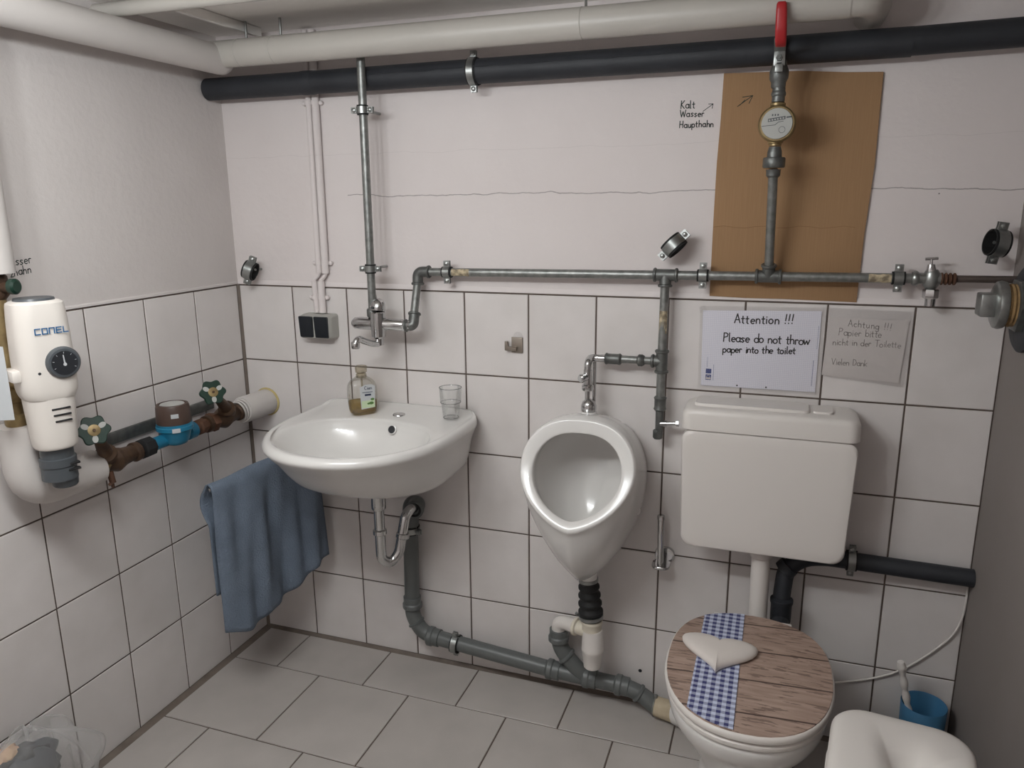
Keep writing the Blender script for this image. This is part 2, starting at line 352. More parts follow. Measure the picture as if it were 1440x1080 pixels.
for i in range(11):
    for k in range(5):
        w, h = xs[i + 1] - xs[i] - J, zs[k + 1] - zs[k] - J
        put_tile('wall_tile', wall_back, tile_mesh(w, h, m_wtile), ((xs[i] + xs[i + 1]) / 2, .008, (zs[k] + zs[k + 1]) / 2), 'back')
ys = [.006] + [.204 + .2 * i for i in range(13)]
for i in range(13):
    for k in range(5):
        w, h = ys[i + 1] - ys[i] - J, zs[k + 1] - zs[k] - J
        put_tile('wall_tile', wall_left, tile_mesh(w, h, m_wtile), (-.008, -(ys[i] + ys[i + 1]) / 2, (zs[k] + zs[k + 1]) / 2), 'left')
rows = [(-.012, -.208)] + [(-.208 - .325 * i, -.208 - .325 * (i + 1)) for i in range(7)]
for r, (ya, yb) in enumerate(rows):
    off = .1855 if r % 2 == 0 else .3515
    cuts = [.019] + [off + .325 * i for i in range(8) if off + .325 * i < RX - .02] + [RX - .004]
    for a, c in zip(cuts, cuts[1:]):
        put_tile('floor_tile', floor, tile_mesh(c - a - J, ya - yb - J, m_ftile), ((a + c) / 2, (ya + yb) / 2, -.008), 'floor')
# mortar bead above the tiles, silicone joints, corner joint
bm = new(); prism(bm, [(0, .0045, TOP + .002), (0, -.001, TOP + .003), (0, -.0005, TOP + .009), (0, .0045, TOP + .018)], (1, 0, 0), RX); struct('trim_1', bm, m_plaster)
bm = new(); prism(bm, [(-.0045, 0, TOP + .002), (.001, 0, TOP + .003), (.0003, 0, TOP + .008), (-.0045, 0, TOP + .012)], (0, -1, 0), -FY); struct('trim_2', bm, m_plasterL)
bm = new(); prism(bm, [(.0, 0, .006), (.006, 0, .001), (.020, 0, -.002), (0, 0, -.002)], (0, -1, 0), -FY); struct('baseboard_left', bm, m_sil)
bm = new(); prism(bm, [(0, 0, .006), (0, -.006, .001), (0, -.014, -.002), (0, 0, -.002)], (1, 0, 0), RX); struct('baseboard_back', bm, m_sil)
bm = new(); prism(bm, [(0, 0, 0), (.007, 0, 0), (0, -.007, 0)], (0, 0, 1), TOP); struct('trim_3', bm, m_sil)
# ceiling panel edge, hanging rail, hooks
bm = new(); box(bm, .16, RX, -1.1, -.388, CZ - .022, CZ - .0005, .003); struct('trim_4', bm, m_ceil)
bm = new(); box(bm, .192, .206, -.385, -.05, CZ - .026, CZ - .0005, .003); single('ceiling_rail', bm, m_ceil, 'narrow white painted rail fixed under the ceiling above the left corner', 'rail')
bm = new(); tube(bm, [(.06, -.505, CZ - .040), (.9, -.515, CZ - .042)], .017, 16); single('conduit_pipe', bm, m_white, 'thin white conduit crossing the ceiling at the top left', 'conduit')
PY, PZ1, R1 = -.165, 1.918, .0363
for i, hx in enumerate((.215, .33, 1.2)):
    t = thing('pipe_hanger', (hx, -.12, 1.95), ['small hanger on white ceiling pipe at the corner end', 'small hanger on white ceiling pipe, second from the corner', 'small hanger on white ceiling pipe left of the red lever'][i], 'hanger', 'hangers of the white ceiling pipe')
    bm = new(); tube(bm, [(hx, PY + .03, 1.945), (hx, PY + .03, CZ)], .0035, 8); part('rod', bm, m_zinc, t)
    bm = new(); torus(bm, (hx, PY, PZ1), (1, 0, 0), R1 + .0004, .0008, 28, 6); part('band', bm, m_white, t)
# ================================================================== BIG PIPES UNDER THE CEILING
R1 = .0363; PY, PZ1 = -.165, 1.918
t = thing('ceiling_pipe', (.9, PY, 1.884), 'thick white painted pipe under the ceiling along the back wall', 'pipe')
bm = new(); tube(bm, [(.12, PY, PZ1), (1.79, PY, PZ1)], R1, 32); part('pipe', bm, m_white, t)
bm = new(); tube(bm, fillet([(1.79, PY, PZ1), (1.825, PY, PZ1), (1.842, PY + .04, PZ1), (1.842, .003, PZ1)], .05), R1 * .96, 24); part('elbow', bm, m_white, t)
t = thing('ceiling_pipe', (.13, -1.2, 1.866), 'thicker white painted pipe under the ceiling along the left wall', 'pipe')
bm = new(); tube(bm, [(.13, -2.74, 1.907), (.13, PY + .01, 1.907)], .0405, 32); part('pipe', bm, m_whiteL, t)
bm = new(); lathe(bm, [(0, .0405), (.016, .039), (.028, .032), (.034, .018)], (.13, PY + .01, 1.907), (0, 1, 0), 32); part('end_cap', bm, m_whiteL, t)
t = thing('soil_pipe', (1.1, -.058, 1.81), 'long black pipe running high along the back wall', 'pipe')
bm = new(); tube(bm, [(.002, -.058, 1.845), (1.93, -.058, 1.845)], .032, 28); part('pipe', bm, m_black, t)
bm = new(); tube(bm, [(1.925, -.058, 1.846), (2.203, -.058, 1.85)], .0305, 28); part('pipe', bm, m_black, t)
bm = new(); lathe(bm, [(0, .0325), (.01, .0335), (.034, .0335), (.044, .0325)], (.335, -.058, 1.845), (1, 0, 0), 28); part('sleeve', bm, m_black, t)
bm = new(); rs = random.Random(3)
tube(bm, [(.55 + .033 * k, -.058 - .0322, 1.852 + rs.uniform(-.0015, .0015)) for k in range(30)], [.0012 + rs.uniform(0, .0014) for _ in range(30)], 6); part('weld_seam', bm, m_black, t)
# ------------------------------------------------------------------ clamps
def clamp(name, c, ax, r, ear, label, group, rod=None, w=.018, split=True, rub=True, rodlen=None):
    """two half bands with ears along direction ear; rod: direction of the wall fixing"""
    c = V(c); ax = V(ax).normalized(); ear = (V(ear) - ax * V(ear).dot(ax)).normalized(); sd = ax.cross(ear)
    t = thing(name, c, label, 'pipe clamp', group)
    def band(b, R, th, wd):
        for s in (1, -1):
            pr = []
            n = 14
            for k in range(n + 1):
                a = -PI / 2 + .12 + (PI - .24) * k / n
                pr.append(sd * math.cos(a) * s + ear * math.sin(a))
            ro = []
            for q in pr:
                ro.append([c + q * R - ax * wd / 2, c + q * (R + th) - ax * wd / 2, c + q * (R + th) + ax * wd / 2, c + q * R + ax * wd / 2])
            loft(b, ro)
    bm = new(); band(bm, r + (.003 if rub else .0003), .002, w)
    for e in (1, -1):
        for s in (1, -1):
            p = c + ear * e * (r + .011) + sd * s * .004
            b2 = new(); box(b2, -.5, .5, -.5, .5, -.5, .5)
            mx = Matrix(((ax.x, sd.x, ear.x, p.x), (ax.y, sd.y, ear.y, p.y), (ax.z, sd.z, ear.z, p.z), (0, 0, 0, 1))) @ Matrix.Diagonal((w * .9, .003, .019, 1))
            merge(bm, b2, mx)
    part('band', bm, m_zinc, t)
    if rub:
        bm = new(); band(bm, r + .0003, .003, w * 1.45); part('rubber_lining', bm, m_rubber, t)
    for e in (1, -1):
        bm = new(); p = c + ear * e * (r + .012)
        side = sd if (M.translation - c).dot(sd) > 0 else -sd
        lathe(bm, [(-.006, .003), (.005, .003), (.005, .0065), (.0085, .0062), (.0105, .003)], p, side, 12); part('screw', bm, m_zinc, t)
    if rod:
        bm = new(); d_ = V(rod).normalized(); tube(bm, [c + d_ * r, c + d_ * rodlen], .004, 10); lathe(bm, [(0, .008), (.008, .008)], c + d_ * (r + .003), d_, 6); part('fixing_rod', bm, m_zinc, t)
    return t
G1 = 'clamps fixing the pipes to the walls'; G2 = 'empty clamps left on the wall'
clamp('pipe_clamp', (.875, -.058, 1.845), (1, 0, 0), .032, (0, 0, 1), 'zinc clamp with rubber lining around the long black pipe', G1, (0, 1, 0), rodlen=.055)
YD = -.101; XD = .556
clamp('pipe_clamp', (XD, YD, 1.757), (0, 0, 1), .0125, (1, .05, 0), 'clamp on the thin vertical pipe just below the black pipe', G1, (0, 1, 0), rodlen=.098)
clamp('pipe_clamp', (XD, YD, 1.318), (0, 0, 1), .0125, (1, .05, 0), 'clamp on the thin vertical pipe above the mixer tap', G1, (0, 1, 0), rodlen=.098)
YM = -.04
zm = lambda x: 1.307 + (x - .678) / 1.52 * .014
for cx, lb in ((.773, 'clamp on the horizontal pipe right of its left elbow'), (1.498, 'clamp on the horizontal pipe at left edge of the cardboard'), (1.956, 'clamp on the horizontal pipe left of the small tap')):
    clamp('pipe_clamp', (cx, YM, zm(cx)), (1, 0, 0), .0125, (0, 0, 1), lb, G1, (0, 1, 0), rodlen=.037, w=.02)
clamp('pipe_clamp', (1.918, -.03, .571), (1, 0, 0), .024, (0, -.1, 1), 'clamp around the black pipe right of the cistern', G1, (0, 1, 0), rodlen=.029)
clamp('pipe_clamp', (.624, -.05, .488), (0, 0, 1), .0265, (1, -.35, 0), 'clamp around the grey drain pipe under the washbasin', G1, (0, 1, 0), rodlen=.048)
clamp('pipe_clamp', (.772, -.05, .107), (1, 0, -.07), .0265, (.07, -.2, 1), 'clamp around the sloping grey drain pipe near the floor', G1, (0, 1, 0), rodlen=.047)
clamp('pipe_clamp', (.096, -.055, 1.300), (.93, .26, -.36), .0255, (.42, .0, .9), 'empty rubber lined clamp on the wall in the left corner', G2, (0, 1, 0), rodlen=.056, w=.024)
clamp('pipe_clamp', (1.422, -.05, 1.392), (.70, -.10, -.70), .027, (.70, 0, .70), 'empty tilted clamp on the wall left of the cardboard', G2, (0, 1, 0), rodlen=.05, w=.024)
clamp('pipe_clamp', (2.150, -.05, 1.404), (-.95, -.26, .14), .027, (.2, .0, 1), 'empty open clamp on the wall right of the cardboard', G2, (0, 1, 0), rodlen=.05, w=.024)
# ================================================================== WATER PIPES
def collar(bm, p, ax, r, w=.004):
    p = V(p); a = V(ax).normalized(); lathe(bm, [(-w, r), (-w * .5, r * 1.13), (w * .5, r * 1.13), (w, r)], p, a, 18)
def elbow(parent, pts, r, rad=.02, m=None):
    bm = new(); tube(bm, fillet(pts, rad), r * 1.32, 18); pts = [V(p) for p in pts]
    collar(bm, pts[0], pts[0] - pts[1], r * 1.42); collar(bm, pts[-1], pts[-1] - pts[-2], r * 1.42)
    return part('elbow', bm, m or m_steelD, parent)
def tee(parent, c, ax, br, r, hl=.028, bl=.028):
    c = V(c); ax = V(ax).normalized(); br = V(br).normalized(); bm = new()
    tube(bm, [c - ax * hl, c + ax * hl], r * 1.32, 18); tube(bm, [c, c + br * bl], r * 1.32, 18)
    for s in (1, -1): collar(bm, c + ax * s * hl, ax, r * 1.42)
    collar(bm, c + br * bl, br, r * 1.42)
    return part('tee', bm, m_steelD, parent)
def pipe(parent, a, b_, r, m=None, name='pipe'):
    bm = new(); tube(bm, [a, b_], r, 18); return part(name, bm, m or m_steel, parent)
PR = .0118
t = thing('water_pipe', (XD, YD, 1.18), 'thin galvanised pipe dropping from the ceiling pipe to the mixer tap', 'pipe')
pipe(t, (XD, YD, 1.2), (XD + .002, YD, 1.93), PR)
bm = new(); lathe(bm, [(0, .013), (.003, .0165), (.022, .0165), (.026, .0135)], (XD - .001, YD, 1.176), (0, 0, 1), 18); part('coupling', bm, m_steelD, t)
t = thing('water_pipe', (1.4, YM, .95), 'horizontal galvanised pipe with elbow, tees and a branch down to the urinal', 'pipe')
e1 = (.678, YM, zm(.678))
pipe(t, (.70, YM, zm(.70)), (1.38, YM, zm(1.38)), PR); pipe(t, (1.42, YM, zm(1.42)), (1.64, YM, zm(1.64)), PR); pipe(t, (1.68, YM, zm(1.68)), (2.0, YM, zm(2.0)), PR)
elbow(t, [(.678, YM - .002, 1.272), e1, (.714, YM, zm(.714))], PR, .024)
pipe(t, (.678, YM - .002, 1.28), (.684, -.085, 1.19), PR)
elbow(t, [(.684, -.083, 1.188), (.686, -.098, 1.156), (.664, -.1, 1.155)], PR, .02)
tee(t, (1.402, YM, zm(1.402)), (1, 0, 0), (0, -.1, -1), PR)
tee(t, (1.659, YM, zm(1.659)), (1, 0, 0), (0, -.24, 1), PR)
pipe(t, (1.402, YM - .003, 1.285), (1.401, -.045, 1.11), PR); tee(t, (1.401, -.045, 1.082), (0, 0, 1), (-1, 0, 0), PR, bl=.024)
pipe(t, (1.401, -.045, 1.055), (1.401, -.045, .985), PR)
bm = new(); lathe(bm, [(0, .014), (.004, .0175), (.01, .0155), (.03, .0155), (.036, .0175), (.04, .014)], (1.401, -.045, .945), (0, 0, 1), 18); part('coupling', bm, m_steelD, t)
pipe(t, (1.38, -.045, 1.082), (1.235, -.05, 1.082), .0105)
bm = new(); lathe(bm, [(0, .011), (.004, .0165), (.014, .0165), (.02, .0125)], (1.335, -.047, 1.082), (1, 0, 0), 18); part('coupling', bm, m_steelD, t)
bm = new(); lathe(bm, [(0, .013), (.004, .0165), (.01, .0145), (.036, .0145), (.042, .0165), (.046, .013)], (1.246, -.05, 1.082), (1, 0, 0), 18); part('coupling', bm, m_steelD, t)
for x0, x1 in ((.79, .845), (1.89, 1.94)):
    bm = new(); rs = random.Random(int(x0 * 100))
    loft(bm, [[V((x0 + (x1 - x0) * k / 8, YM, zm(x0))) + V((0, -math.cos(a), math.sin(a))) * (PR + .0005) for a in [-.9 + rs.uniform(-.15, .15) + 1.8 * j / 6 for j in range(7)]] for k in range(9)], False, False)
    part('sticker', bm, m_sticker, t, 'torn beige sticker remains')
bm = new(); loft(bm, [[V((1.4015, -.0435, 1.16 + .06 * k / 8)) + V((math.sin(a), -math.cos(a), 0)) * (PR + .0006) for a in [-1 + 2 * j / 6 for j in range(7)]] for k in range(9)], False, False)
part('sticker', bm, m_sticker, t, 'torn beige sticker remains')
# copper run to the right and draw-off tap
bm = new(); tube(bm, [(2.06, YM, zm(2.06)), (2.203, YM, zm(2.203))], .0085, 16); single('copper_pipe', bm, m_copper, 'thin dull copper pipe running from the small tap to the right wall', 'pipe')
t = thing('drain_tap', (2.027, -.045, 1.25), 'small chromed drain tap on the horizontal pipe right of the cardboard', 'tap')
xt = 2.026; zt = zm(2.02)
bm = new(); tube(bm, [(1.985, YM, zt), (2.05, YM, zt)], .0135, 18); lathe(bm, [(0, .015), (.004, .018), (.01, .018), (.014, .015)], (1.985, YM, zt), (1, 0, 0), 18); lathe(bm, [(-.024, .011), (-.016, .017), (.014, .017), (.022, .012)], (xt, -.042, zt), (0, 0, 1), 18); part('body', bm, m_zinc, t)
bm = new(); tube(bm, [(xt + .001, -.045, zt + .005), (xt - .003, -.045, zt + .022), (xt - .004, -.045, zt + .034)], [.0125, .011, .008], 16); part('bonnet', bm, m_chrome, t)
bm = new(); tube(bm, [(xt - .004, -.045, zt + .03), (xt - .005, -.045, zt + .048)], .0035, 10); tube(bm, [(xt - .018, -.045, zt + .046), (xt + .009, -.045, zt + .048)], .0036, 10); part('t_handle', bm, m_chrome, t)
bm = new(); hexnut(bm, (xt + .001, -.047, zt - .046), (0, 0, 1), .022, .0175); lathe(bm, [(0, .0115), (.018, .0125)], (xt + .002, -.047, zt - .064), (0, 0, 1), 18); part('outlet', bm, m_chrome, t)
bm = new()
for k in range(4): lathe(bm, [(0, .010), (.003, .0145), (.006, .0145), (.009, .010)], (2.043 + k * .009, YM, zt), (1, 0, 0), 16)
part('union', bm, m_rust, t)
# ================================================================== RISER WITH METER AND BALL VALVE
YR = -.1
t = thing('water_pipe', (1.657, YR, 1.33), 'vertical galvanised riser in front of the cardboard carrying the water meter', 'pipe')
pipe(t, (1.659, -.046, 1.335), (1.655, YR, 1.575), PR * .95)
bm = new(); lathe(bm, [(0, .0125), (.004, .016), (.016, .0165), (.018, .0175)], (1.655, YR, 1.556), (0, 0, 1), 18); hexnut(bm, (1.655, YR, 1.578), (0, 0, 1), .024, .0255, 8); lathe(bm, [(0, .017), (.012, .0165), (.024, .0135)], (1.655, YR, 1.602), (0, 0, 1), 18); part('union', bm, m_steelD, t)
bm = new(); tube(bm, [(1.655, YR, 1.726), (1.655, YR, 1.757)], .0145, 18); lathe(bm, [(0, .0145), (.003, .0165), (.008, .0165), (.012, .0145)], (1.655, YR, 1.738), (0, 0, 1), 18); part('nipple', bm, m_steelD, t)
t = thing('water_meter', (1.655, YR, 1.62), 'round brass water meter with pale dial on the riser by the cardboard', 'water meter')
mc = V((1.656, YR, 1.676))
bm = new(); lathe(bm, [(.03, .02), (.028, .032), (.018, .04), (0, .042), (-.012, .0425), (-.018, .041)], mc, (0, 1, 0), 36)
tube(bm, [(1.655, YR, 1.628), (1.655, YR, 1.724)], .014, 18)
for zz in (1.632, 1.716): lathe(bm, [(0, .013), (.002, .0175), (.007, .0175), (.009, .013)], (1.655, YR, zz), (0, 0, 1), 20)
part('body', bm, m_brass, t)
bm = new(); lathe(bm, [(.016, .041), (.019, .0415), (.023, .038), (.023, .034)], mc, (0, -1, 0), 36); part('bezel', bm, m_brass, t)
dcn = mc + V((0, -.0225, 0))
bm = new(); lathe(bm, [(0, .0345), (.003, .0345), (.004, .034)], dcn, (0, -1, 0), 36); dial = part('dial', bm, m_lgrey, t, 'pale dial with a row of counter digits')
bm = new(); dy = dcn.y - .0044
def rect(bm, x0, x1, y, z0, z1, sl=0.): 
    bm.faces.new([bm.verts.new(p) for p in ((x0, y, z0), (x1, y, z0 + sl), (x1, y, z1 + sl), (x0, y, z1))])
rect(bm, mc.x - .020, mc.x + .018, dy, mc.z + .004, mc.z + .011, .005)
ribbon(bm, [(mc.x - .033, dy, mc.z - .005), (mc.x - .004, dy, mc.z - .003), (mc.x + .003, dy, mc.z + .003), (mc.x + .014, dy, mc.z + .005)], .0012, (0, -1, 0))
rect(bm, mc.x + .020, mc.x + .032, dy, mc.z + .0115, mc.z + .0145, .001)
ribbon(bm, [(mc.x + .012 + .007 * math.cos(a), dy, mc.z - .014 + .007 * math.sin(a)) for a in [2 * PI * k / 16 for k in range(17)]], .0009, (0, -1, 0))
for k in range(3): rect(bm, mc.x - .012 + k * .006, mc.x - .009 + k * .006, dy, mc.z + .017, mc.z + .021)
flat('print', bm, m_dgrey, dial)
bm = new()
for k in range(6): rect(bm, mc.x - .0185 + k * .006, mc.x - .0145 + k * .006, dy - .0003, mc.z + .0058 + k * .0008, mc.z + .0095 + k * .0008)
flat('digits', bm, m_lgrey, dial)
t = thing('ball_valve', (1.653, YR, 1.757), 'ball valve with upright red lever above the brass meter', 'valve')
bm = new(); lathe(bm, [(0, .015), (.004, .0165), (.012, .0165), (.02, .021), (.036, .0215), (.05, .016), (.06, .0145)], (1.653, YR, 1.757), (0, 0, 1), 22); tube(bm, [(1.653, YR, 1.785), (1.652, -.137, 1.810)], [.012, .008], 14); tube(bm, [(1.653, YR, 1.81), (1.652, YR, 1.88)], PR, 16); part('body', bm, m_steelD, t)
# crank-shaped lever: steel tongue then red sleeve
yl = -.136
bm = new(); prism(bm, [(1.640, yl, 1.800), (1.665, yl, 1.800), (1.664, yl, 1.832), (1.640, yl, 1.832)], (0, -1, 0), .0035, .001)
loft(bm, [[V((1.652 + px, y_, z_ + pz)) for px, pz in ((-.012, -.002), (.012, -.002), (.012, .002), (-.012, .002))] for y_, z_ in ((-.137, 1.831), (-.165, 1.840), (-.197, 1.846))])
prism(bm, [(1.644, yl - .001, 1.786), (1.661, yl - .001, 1.786), (1.661, yl - .001, 1.803), (1.644, yl - .001, 1.803)], (0, -1, 0), .007, .001)
lever = part('lever', bm, m_zinc, t)
bm = new(); hexnut(bm, (1.652, yl - .003, 1.816), (0, -1, 0), .006, .0075); lathe(bm, [(0, .003), (.010, .0028)], (1.652, yl - .003, 1.816), (0, -1, 0), 12); part('nut', bm, m_steelD, lever)
bm = new(); r0 = []
for zz, yo, hw_, th in ((1.833, -.176, .0105, .004), (1.837, -.190, .0115, .007), (1.846, -.2005, .012, .007), (1.866, -.206, .012, .007), (1.90, -.211, .0115, .007), (1.913, -.212, .0105, .006), (1.917, -.212, .008, .004)):
    r0.append([V((1.6535 - (zz - 1.84) * .035 + px, yo + py, zz)) for px, py in rrect(hw_, th, th * .9, 4)])
loft(bm, r0); part('grip', bm, m_red, lever, 'red vinyl grip')
# ================================================================== CARDBOARD, WRITING, NOTES
t = thing('cardboard_sheet', (1.69, -.002, 1.257), 'tall sheet of brown corrugated cardboard fixed behind the riser pipe', 'cardboard')
out = [(1.514, 1.258), (1.60, 1.2555), (1.696, 1.256), (1.872, 1.253), (1.875, 1.419), (1.879, 1.50), (1.883, 1.587), (1.883, 1.793), (1.80, 1.797), (1.70, 1.806), (1.521, 1.811), (1.519, 1.70), (1.515, 1.596), (1.514, 1.472)]
bm = new(); prism(bm, [(x, .0035, z) for x, z in out], (0, -1, 0), .0065, .0008); part('sheet', bm, m_card, t)
bm = new()
for ln in ([(1.558, 1.731), (1.592, 1.7545)], [(1.569, 1.7525), (1.593, 1.755), (1.585, 1.737)], [(1.563, 1.7335), (1.575, 1.7455)]): ribbon(bm, [(x, -.0034, z) for x, z in ln], .0016, (0, -1, 0))
flat('arrow', bm, m_inkg, t, label='hand drawn green arrow')
bm = new(); ribbon(bm, [(1.515 + .026 * k, -.0032, 1.437 + .003 * math.sin(k * 1.7)) for k in range(14)], .0016, (0, -1, 0)); flat('crease', bm, mat('cardboard_crease', (140, 106, 74), .9), t)
def inscription(lines, arrow, loc, label, ux, nrm):
    t = thing('wall_writing', loc, label, 'writing'); bm = new()
    for s, org, h in lines: stroke_text(bm, s, org, ux, (0, 0, 1), h, .0022, .03, .1)
    for ln in arrow: ribbon(bm, ln, .0016, nrm)
    flat('lettering', bm, m_inkg, t); return t
inscription([('Kalt', (1.417, .0034, 1.733), .019), ('Wasser', (1.417, .0034, 1.712), .017), ('Haupthahn', (1.416, .0034, 1.686), .0165)],
            [[(1.474, .0034, 1.724), (1.497, .0034, 1.740)], [(1.487, .0034, 1.741), (1.498, .0034, 1.741), (1.496, .0034, 1.730)]], (1.45, .003, 1.69), 'green handwritten words and arrow on the white wall beside the cardboard', (1, 0, 0), (0, -1, 0))
inscription([('Wasser', (-.0034, -.800, 1.364), .021), ('zhahn', (-.0034, -.785, 1.343), .020)], [], (-.003, -.77, 1.34), 'green handwritten words on the left wall above the filter', (0, 1, .12), (1, 0, 0))
# English note
def quad(bm, x0, x1, z0, z1, y0, y1, tilt=0.):
    prism(bm, [(x0, y0, z0), (x1, y0, z0 + tilt), (x1 + tilt * -1.2, y0, z1 + tilt), (x0 - tilt * 1.2, y0, z1)], (0, -1, 0), y1, 0)
t = thing('notice', (1.652, -.001, 1.003), 'squared paper notice in English in a clear sleeve above the cistern', 'notice')
bm = new(); prism(bm, [(1.503, -.0025, 1.0135), (1.794, -.0025, 1.0155), (1.794, -.0025, 1.228), (1.499, -.0025, 1.219)], (0, -1, 0), .0006); part('paper', bm, m_paper, t, ang=None)
bm = new(); yt = -.0034
stroke_text(bm, 'Attention !!!', (1.582, yt, 1.188), (1, 0, .03), (0, 0, 1), .024, .003, .03, .1)
stroke_text(bm, 'Please do not throw', (1.556, yt, 1.138), (1, 0, .01), (0, 0, 1), .0235, .003, .03, .04)
stroke_text(bm, 'paper into the toilet', (1.556, yt, 1.108), (1, 0, .03), (0, 0, 1), .0195, .0028, .03, .045)
flat('handwriting', bm, m_ink, t, label='black felt pen handwriting')
bm = new(); rect(bm, 1.5145, 1.529, yt, 1.030, 1.045); rect(bm, 1.5145, 1.529, yt, 1.048, 1.061)
flat('logo', bm, m_bluep, t, label='small blue printed logo'); bm = new()
for k in range(22): rect(bm, 1.534, 1.5355, yt, 1.030 + k * .002, 1.0312 + k * .002)
for k in range(14): rect(bm, 1.517, 1.518, yt, 1.066 + k * .002, 1.0672 + k * .002)
for k in range(34): rect(bm, 1.783, 1.7845, yt, 1.032 + k * .002, 1.0333 + k * .002)
for k in range(30): rect(bm, 1.789, 1.790, yt, 1.13 + k * .002, 1.1312 + k * .002)
flat('small_print', bm, m_bluep, t)
bm = new(); rect(bm, 1.5155, 1.528, yt - .0002, 1.032, 1.037); ribbon(bm, [(1.5215 + .004 * math.cos(a), yt - .0003, 1.0395 + .004 * math.sin(a)) for a in [k * PI / 6 for k in range(13)]], .001, (0, -1, 0)); flat('logo_mark', bm, m_paper2, t)
bm = new()
for x in (1.598, 1.672): lathe(bm, [(0, .0024), (.0003, .0024)], (x, yt, 1.020), (0, -1, 0), 12)
part('punch_hole', bm, m_dgrey, t)
bm = new(); prism(bm, [(1.495, -.0045, 1.007), (1.801, -.0045, 1.009), (1.803, -.0045, 1.238), (1.492, -.0045, 1.231)], (0, -1, 0), .0004); part('clear_sleeve', bm, m_sleeve, t, ang=None)
bm = new(); prism(bm, [(1.492, -.0055, 1.212), (1.51, -.0055, 1.218), (1.505, -.0055, 1.234), (1.488, -.0055, 1.228)], (0, -1, 0), .0003); part('tape', bm, m_sleeve, t, ang=None)
# German note
t = thing('notice', (1.905, -.001, 1.05), 'faded notice in German in a clear sleeve right of the English one', 'notice')
bm = new(); prism(bm, [(1.806, -.0025, 1.063), (1.987, -.0025, 1.053), (1.996, -.0025, 1.212), (1.812, -.0025, 1.214)], (0, -1, 0), .0006); part('paper', bm, m_paper2, t, ang=None)
bm = new()
stroke_text(bm, 'Achtung !!!', (1.858, yt, 1.192), (1, 0, -.06), (0, 0, 1), .017, .0014, .03, .14)
stroke_text(bm, 'Papier bitte', (1.838, yt, 1.169), (1, 0, -.02), (0, 0, 1), .018, .0014, .03, .06)
stroke_text(bm, 'nicht in der Toilette', (1.826, yt, 1.143), (1, 0, .0), (0, 0, 1), .0165, .0014, .03, .06)
stroke_text(bm, 'Vielen Dank', (1.827, yt, 1.092), (1, 0, .0), (0, 0, 1), .016, .0014, .03, .04)
flat('handwriting', bm, m_pencil, t, label='faded grey handwriting')
bm = new(); prism(bm, [(1.801, -.0045, 1.060), (1.998, -.0045, 1.044), (2.006, -.0045, 1.235), (1.806, -.0045, 1.238)], (0, -1, 0), .0004); part('clear_sleeve', bm, m_sleeve, t, ang=None)
# ================================================================== SWITCH AND CONDUITS
GC = 'cable conduits above the double switch'
for i, (xa, xb, r) in enumerate(((.3195, .3005, .0095), (.344, .326, .0115))):
    t = thing('cable_conduit', (xb, -.012, 1.165), ['thinner painted cable conduit, the left one above the double switch', 'thicker painted cable conduit, the right one above the double switch'][i], 'conduit', GC)
    yc = .003 - r
    bm = new(); tube(bm, [(xa - .001, yc, 1.292), (xa + .002, yc, 1.998)], r, 14); part('pipe', bm, m_plaster, t)
    bm = new(); tube(bm, fillet([(xa, yc, 1.305), (xa - .001, yc, 1.286), (xb, yc - .004, 1.27), (xb, yc - .005, 1.252)], .01), r * .55, 10); part('cable', bm, m_plaster, t)
    bm = new(); tube(bm, [(xb, yc - .003, 1.268), (xb + .004 * (1 - i), yc - .003, 1.168)], r, 14); part('pipe', bm, m_plaster, t)
    for zc, xx, yo in ((1.318, xa, 0), (1.21, xb, -.003), (1.79, xa, 0)):
        bm = new(); lathe(bm, [(0, r + .0004), (0, r + .0018), (.012, r + .0018), (.012, r + .0004)], (xx, yc + yo, zc), (0, 0, 1), 16)
        sg = 1 if i else -1
        lathe(bm, [(0, .0065), (.01, .0065), (.012, .004)], (xx + sg * (r + .006), .002 + yo, zc + .006), (0, -1, 0), 12); part('clip', bm, m_plaster, t)
t = thing('light_switch', (.315, -.02, 1.088), 'grey surface mounted double switch with two black rockers', 'switch')
bm = new(); b2 = new(); rr = []
for y, ins in ((0, 0), (-.03, .001), (-.046, .003), (-.050, .006)):
    rr.append([V((.3155 + px, y, 1.1265 + pz)) for px, pz in rrect(.058 - ins, .039 - ins, .009)])
loft(bm, rr); hs = part('housing', bm, m_sw, t)
for s in (-1, 1):
    bm = new(); xc = .3155 + s * .0275
    loft(bm, [[V((xc + px * k_, y - (pz / .03) * .0025, 1.1275 + pz * k_)) for px, pz in rrect(.0245, .0335, .004)] for y, k_ in ((-.048, 1), (-.0535, 1), (-.055, .95))]); part('rocker', bm, m_swb, t)
# ================================================================== MIXER TAP
t = thing('mixer_tap', (.576, YD, 1.1), 'chrome wall mounted mixer tap above the washbasin', 'tap')
zx = 1.156; xm = .576
bm = new(); tube(bm, [(.486, YD, zx), (.488, YD, zx), (.495, YD, zx), (.512, YD, zx), (.60, YD, zx), (.655, YD, zx), (.662, YD, zx)], [.004, .011, .0165, .019, .019, .0165, .014], 22)
lathe(bm, [(-.042, .015), (-.036, .021), (0, .023), (.035, .022), (.038, .019)], (xm, YD - .006, zx), (0, 0, 1), 26); part('body', bm, m_chrome, t)
bm = new(); hexnut(bm, (.652, YD, zx), (1, 0, 0), .016, .0175); lathe(bm, [(0, .013), (.012, .015)], (.667, YD, zx), (1, 0, 0), 18); part('union_nut', bm, m_chrome, t)
bm = new(); lathe(bm, [(0, .021), (.006, .0225), (.022, .021), (.034, .014), (.038, .004)], (xm, YD - .006, zx + .039), (.0, .25, 1), 26)
lv = part('lever', bm, m_chrome, t)
bm = new(); rr = []
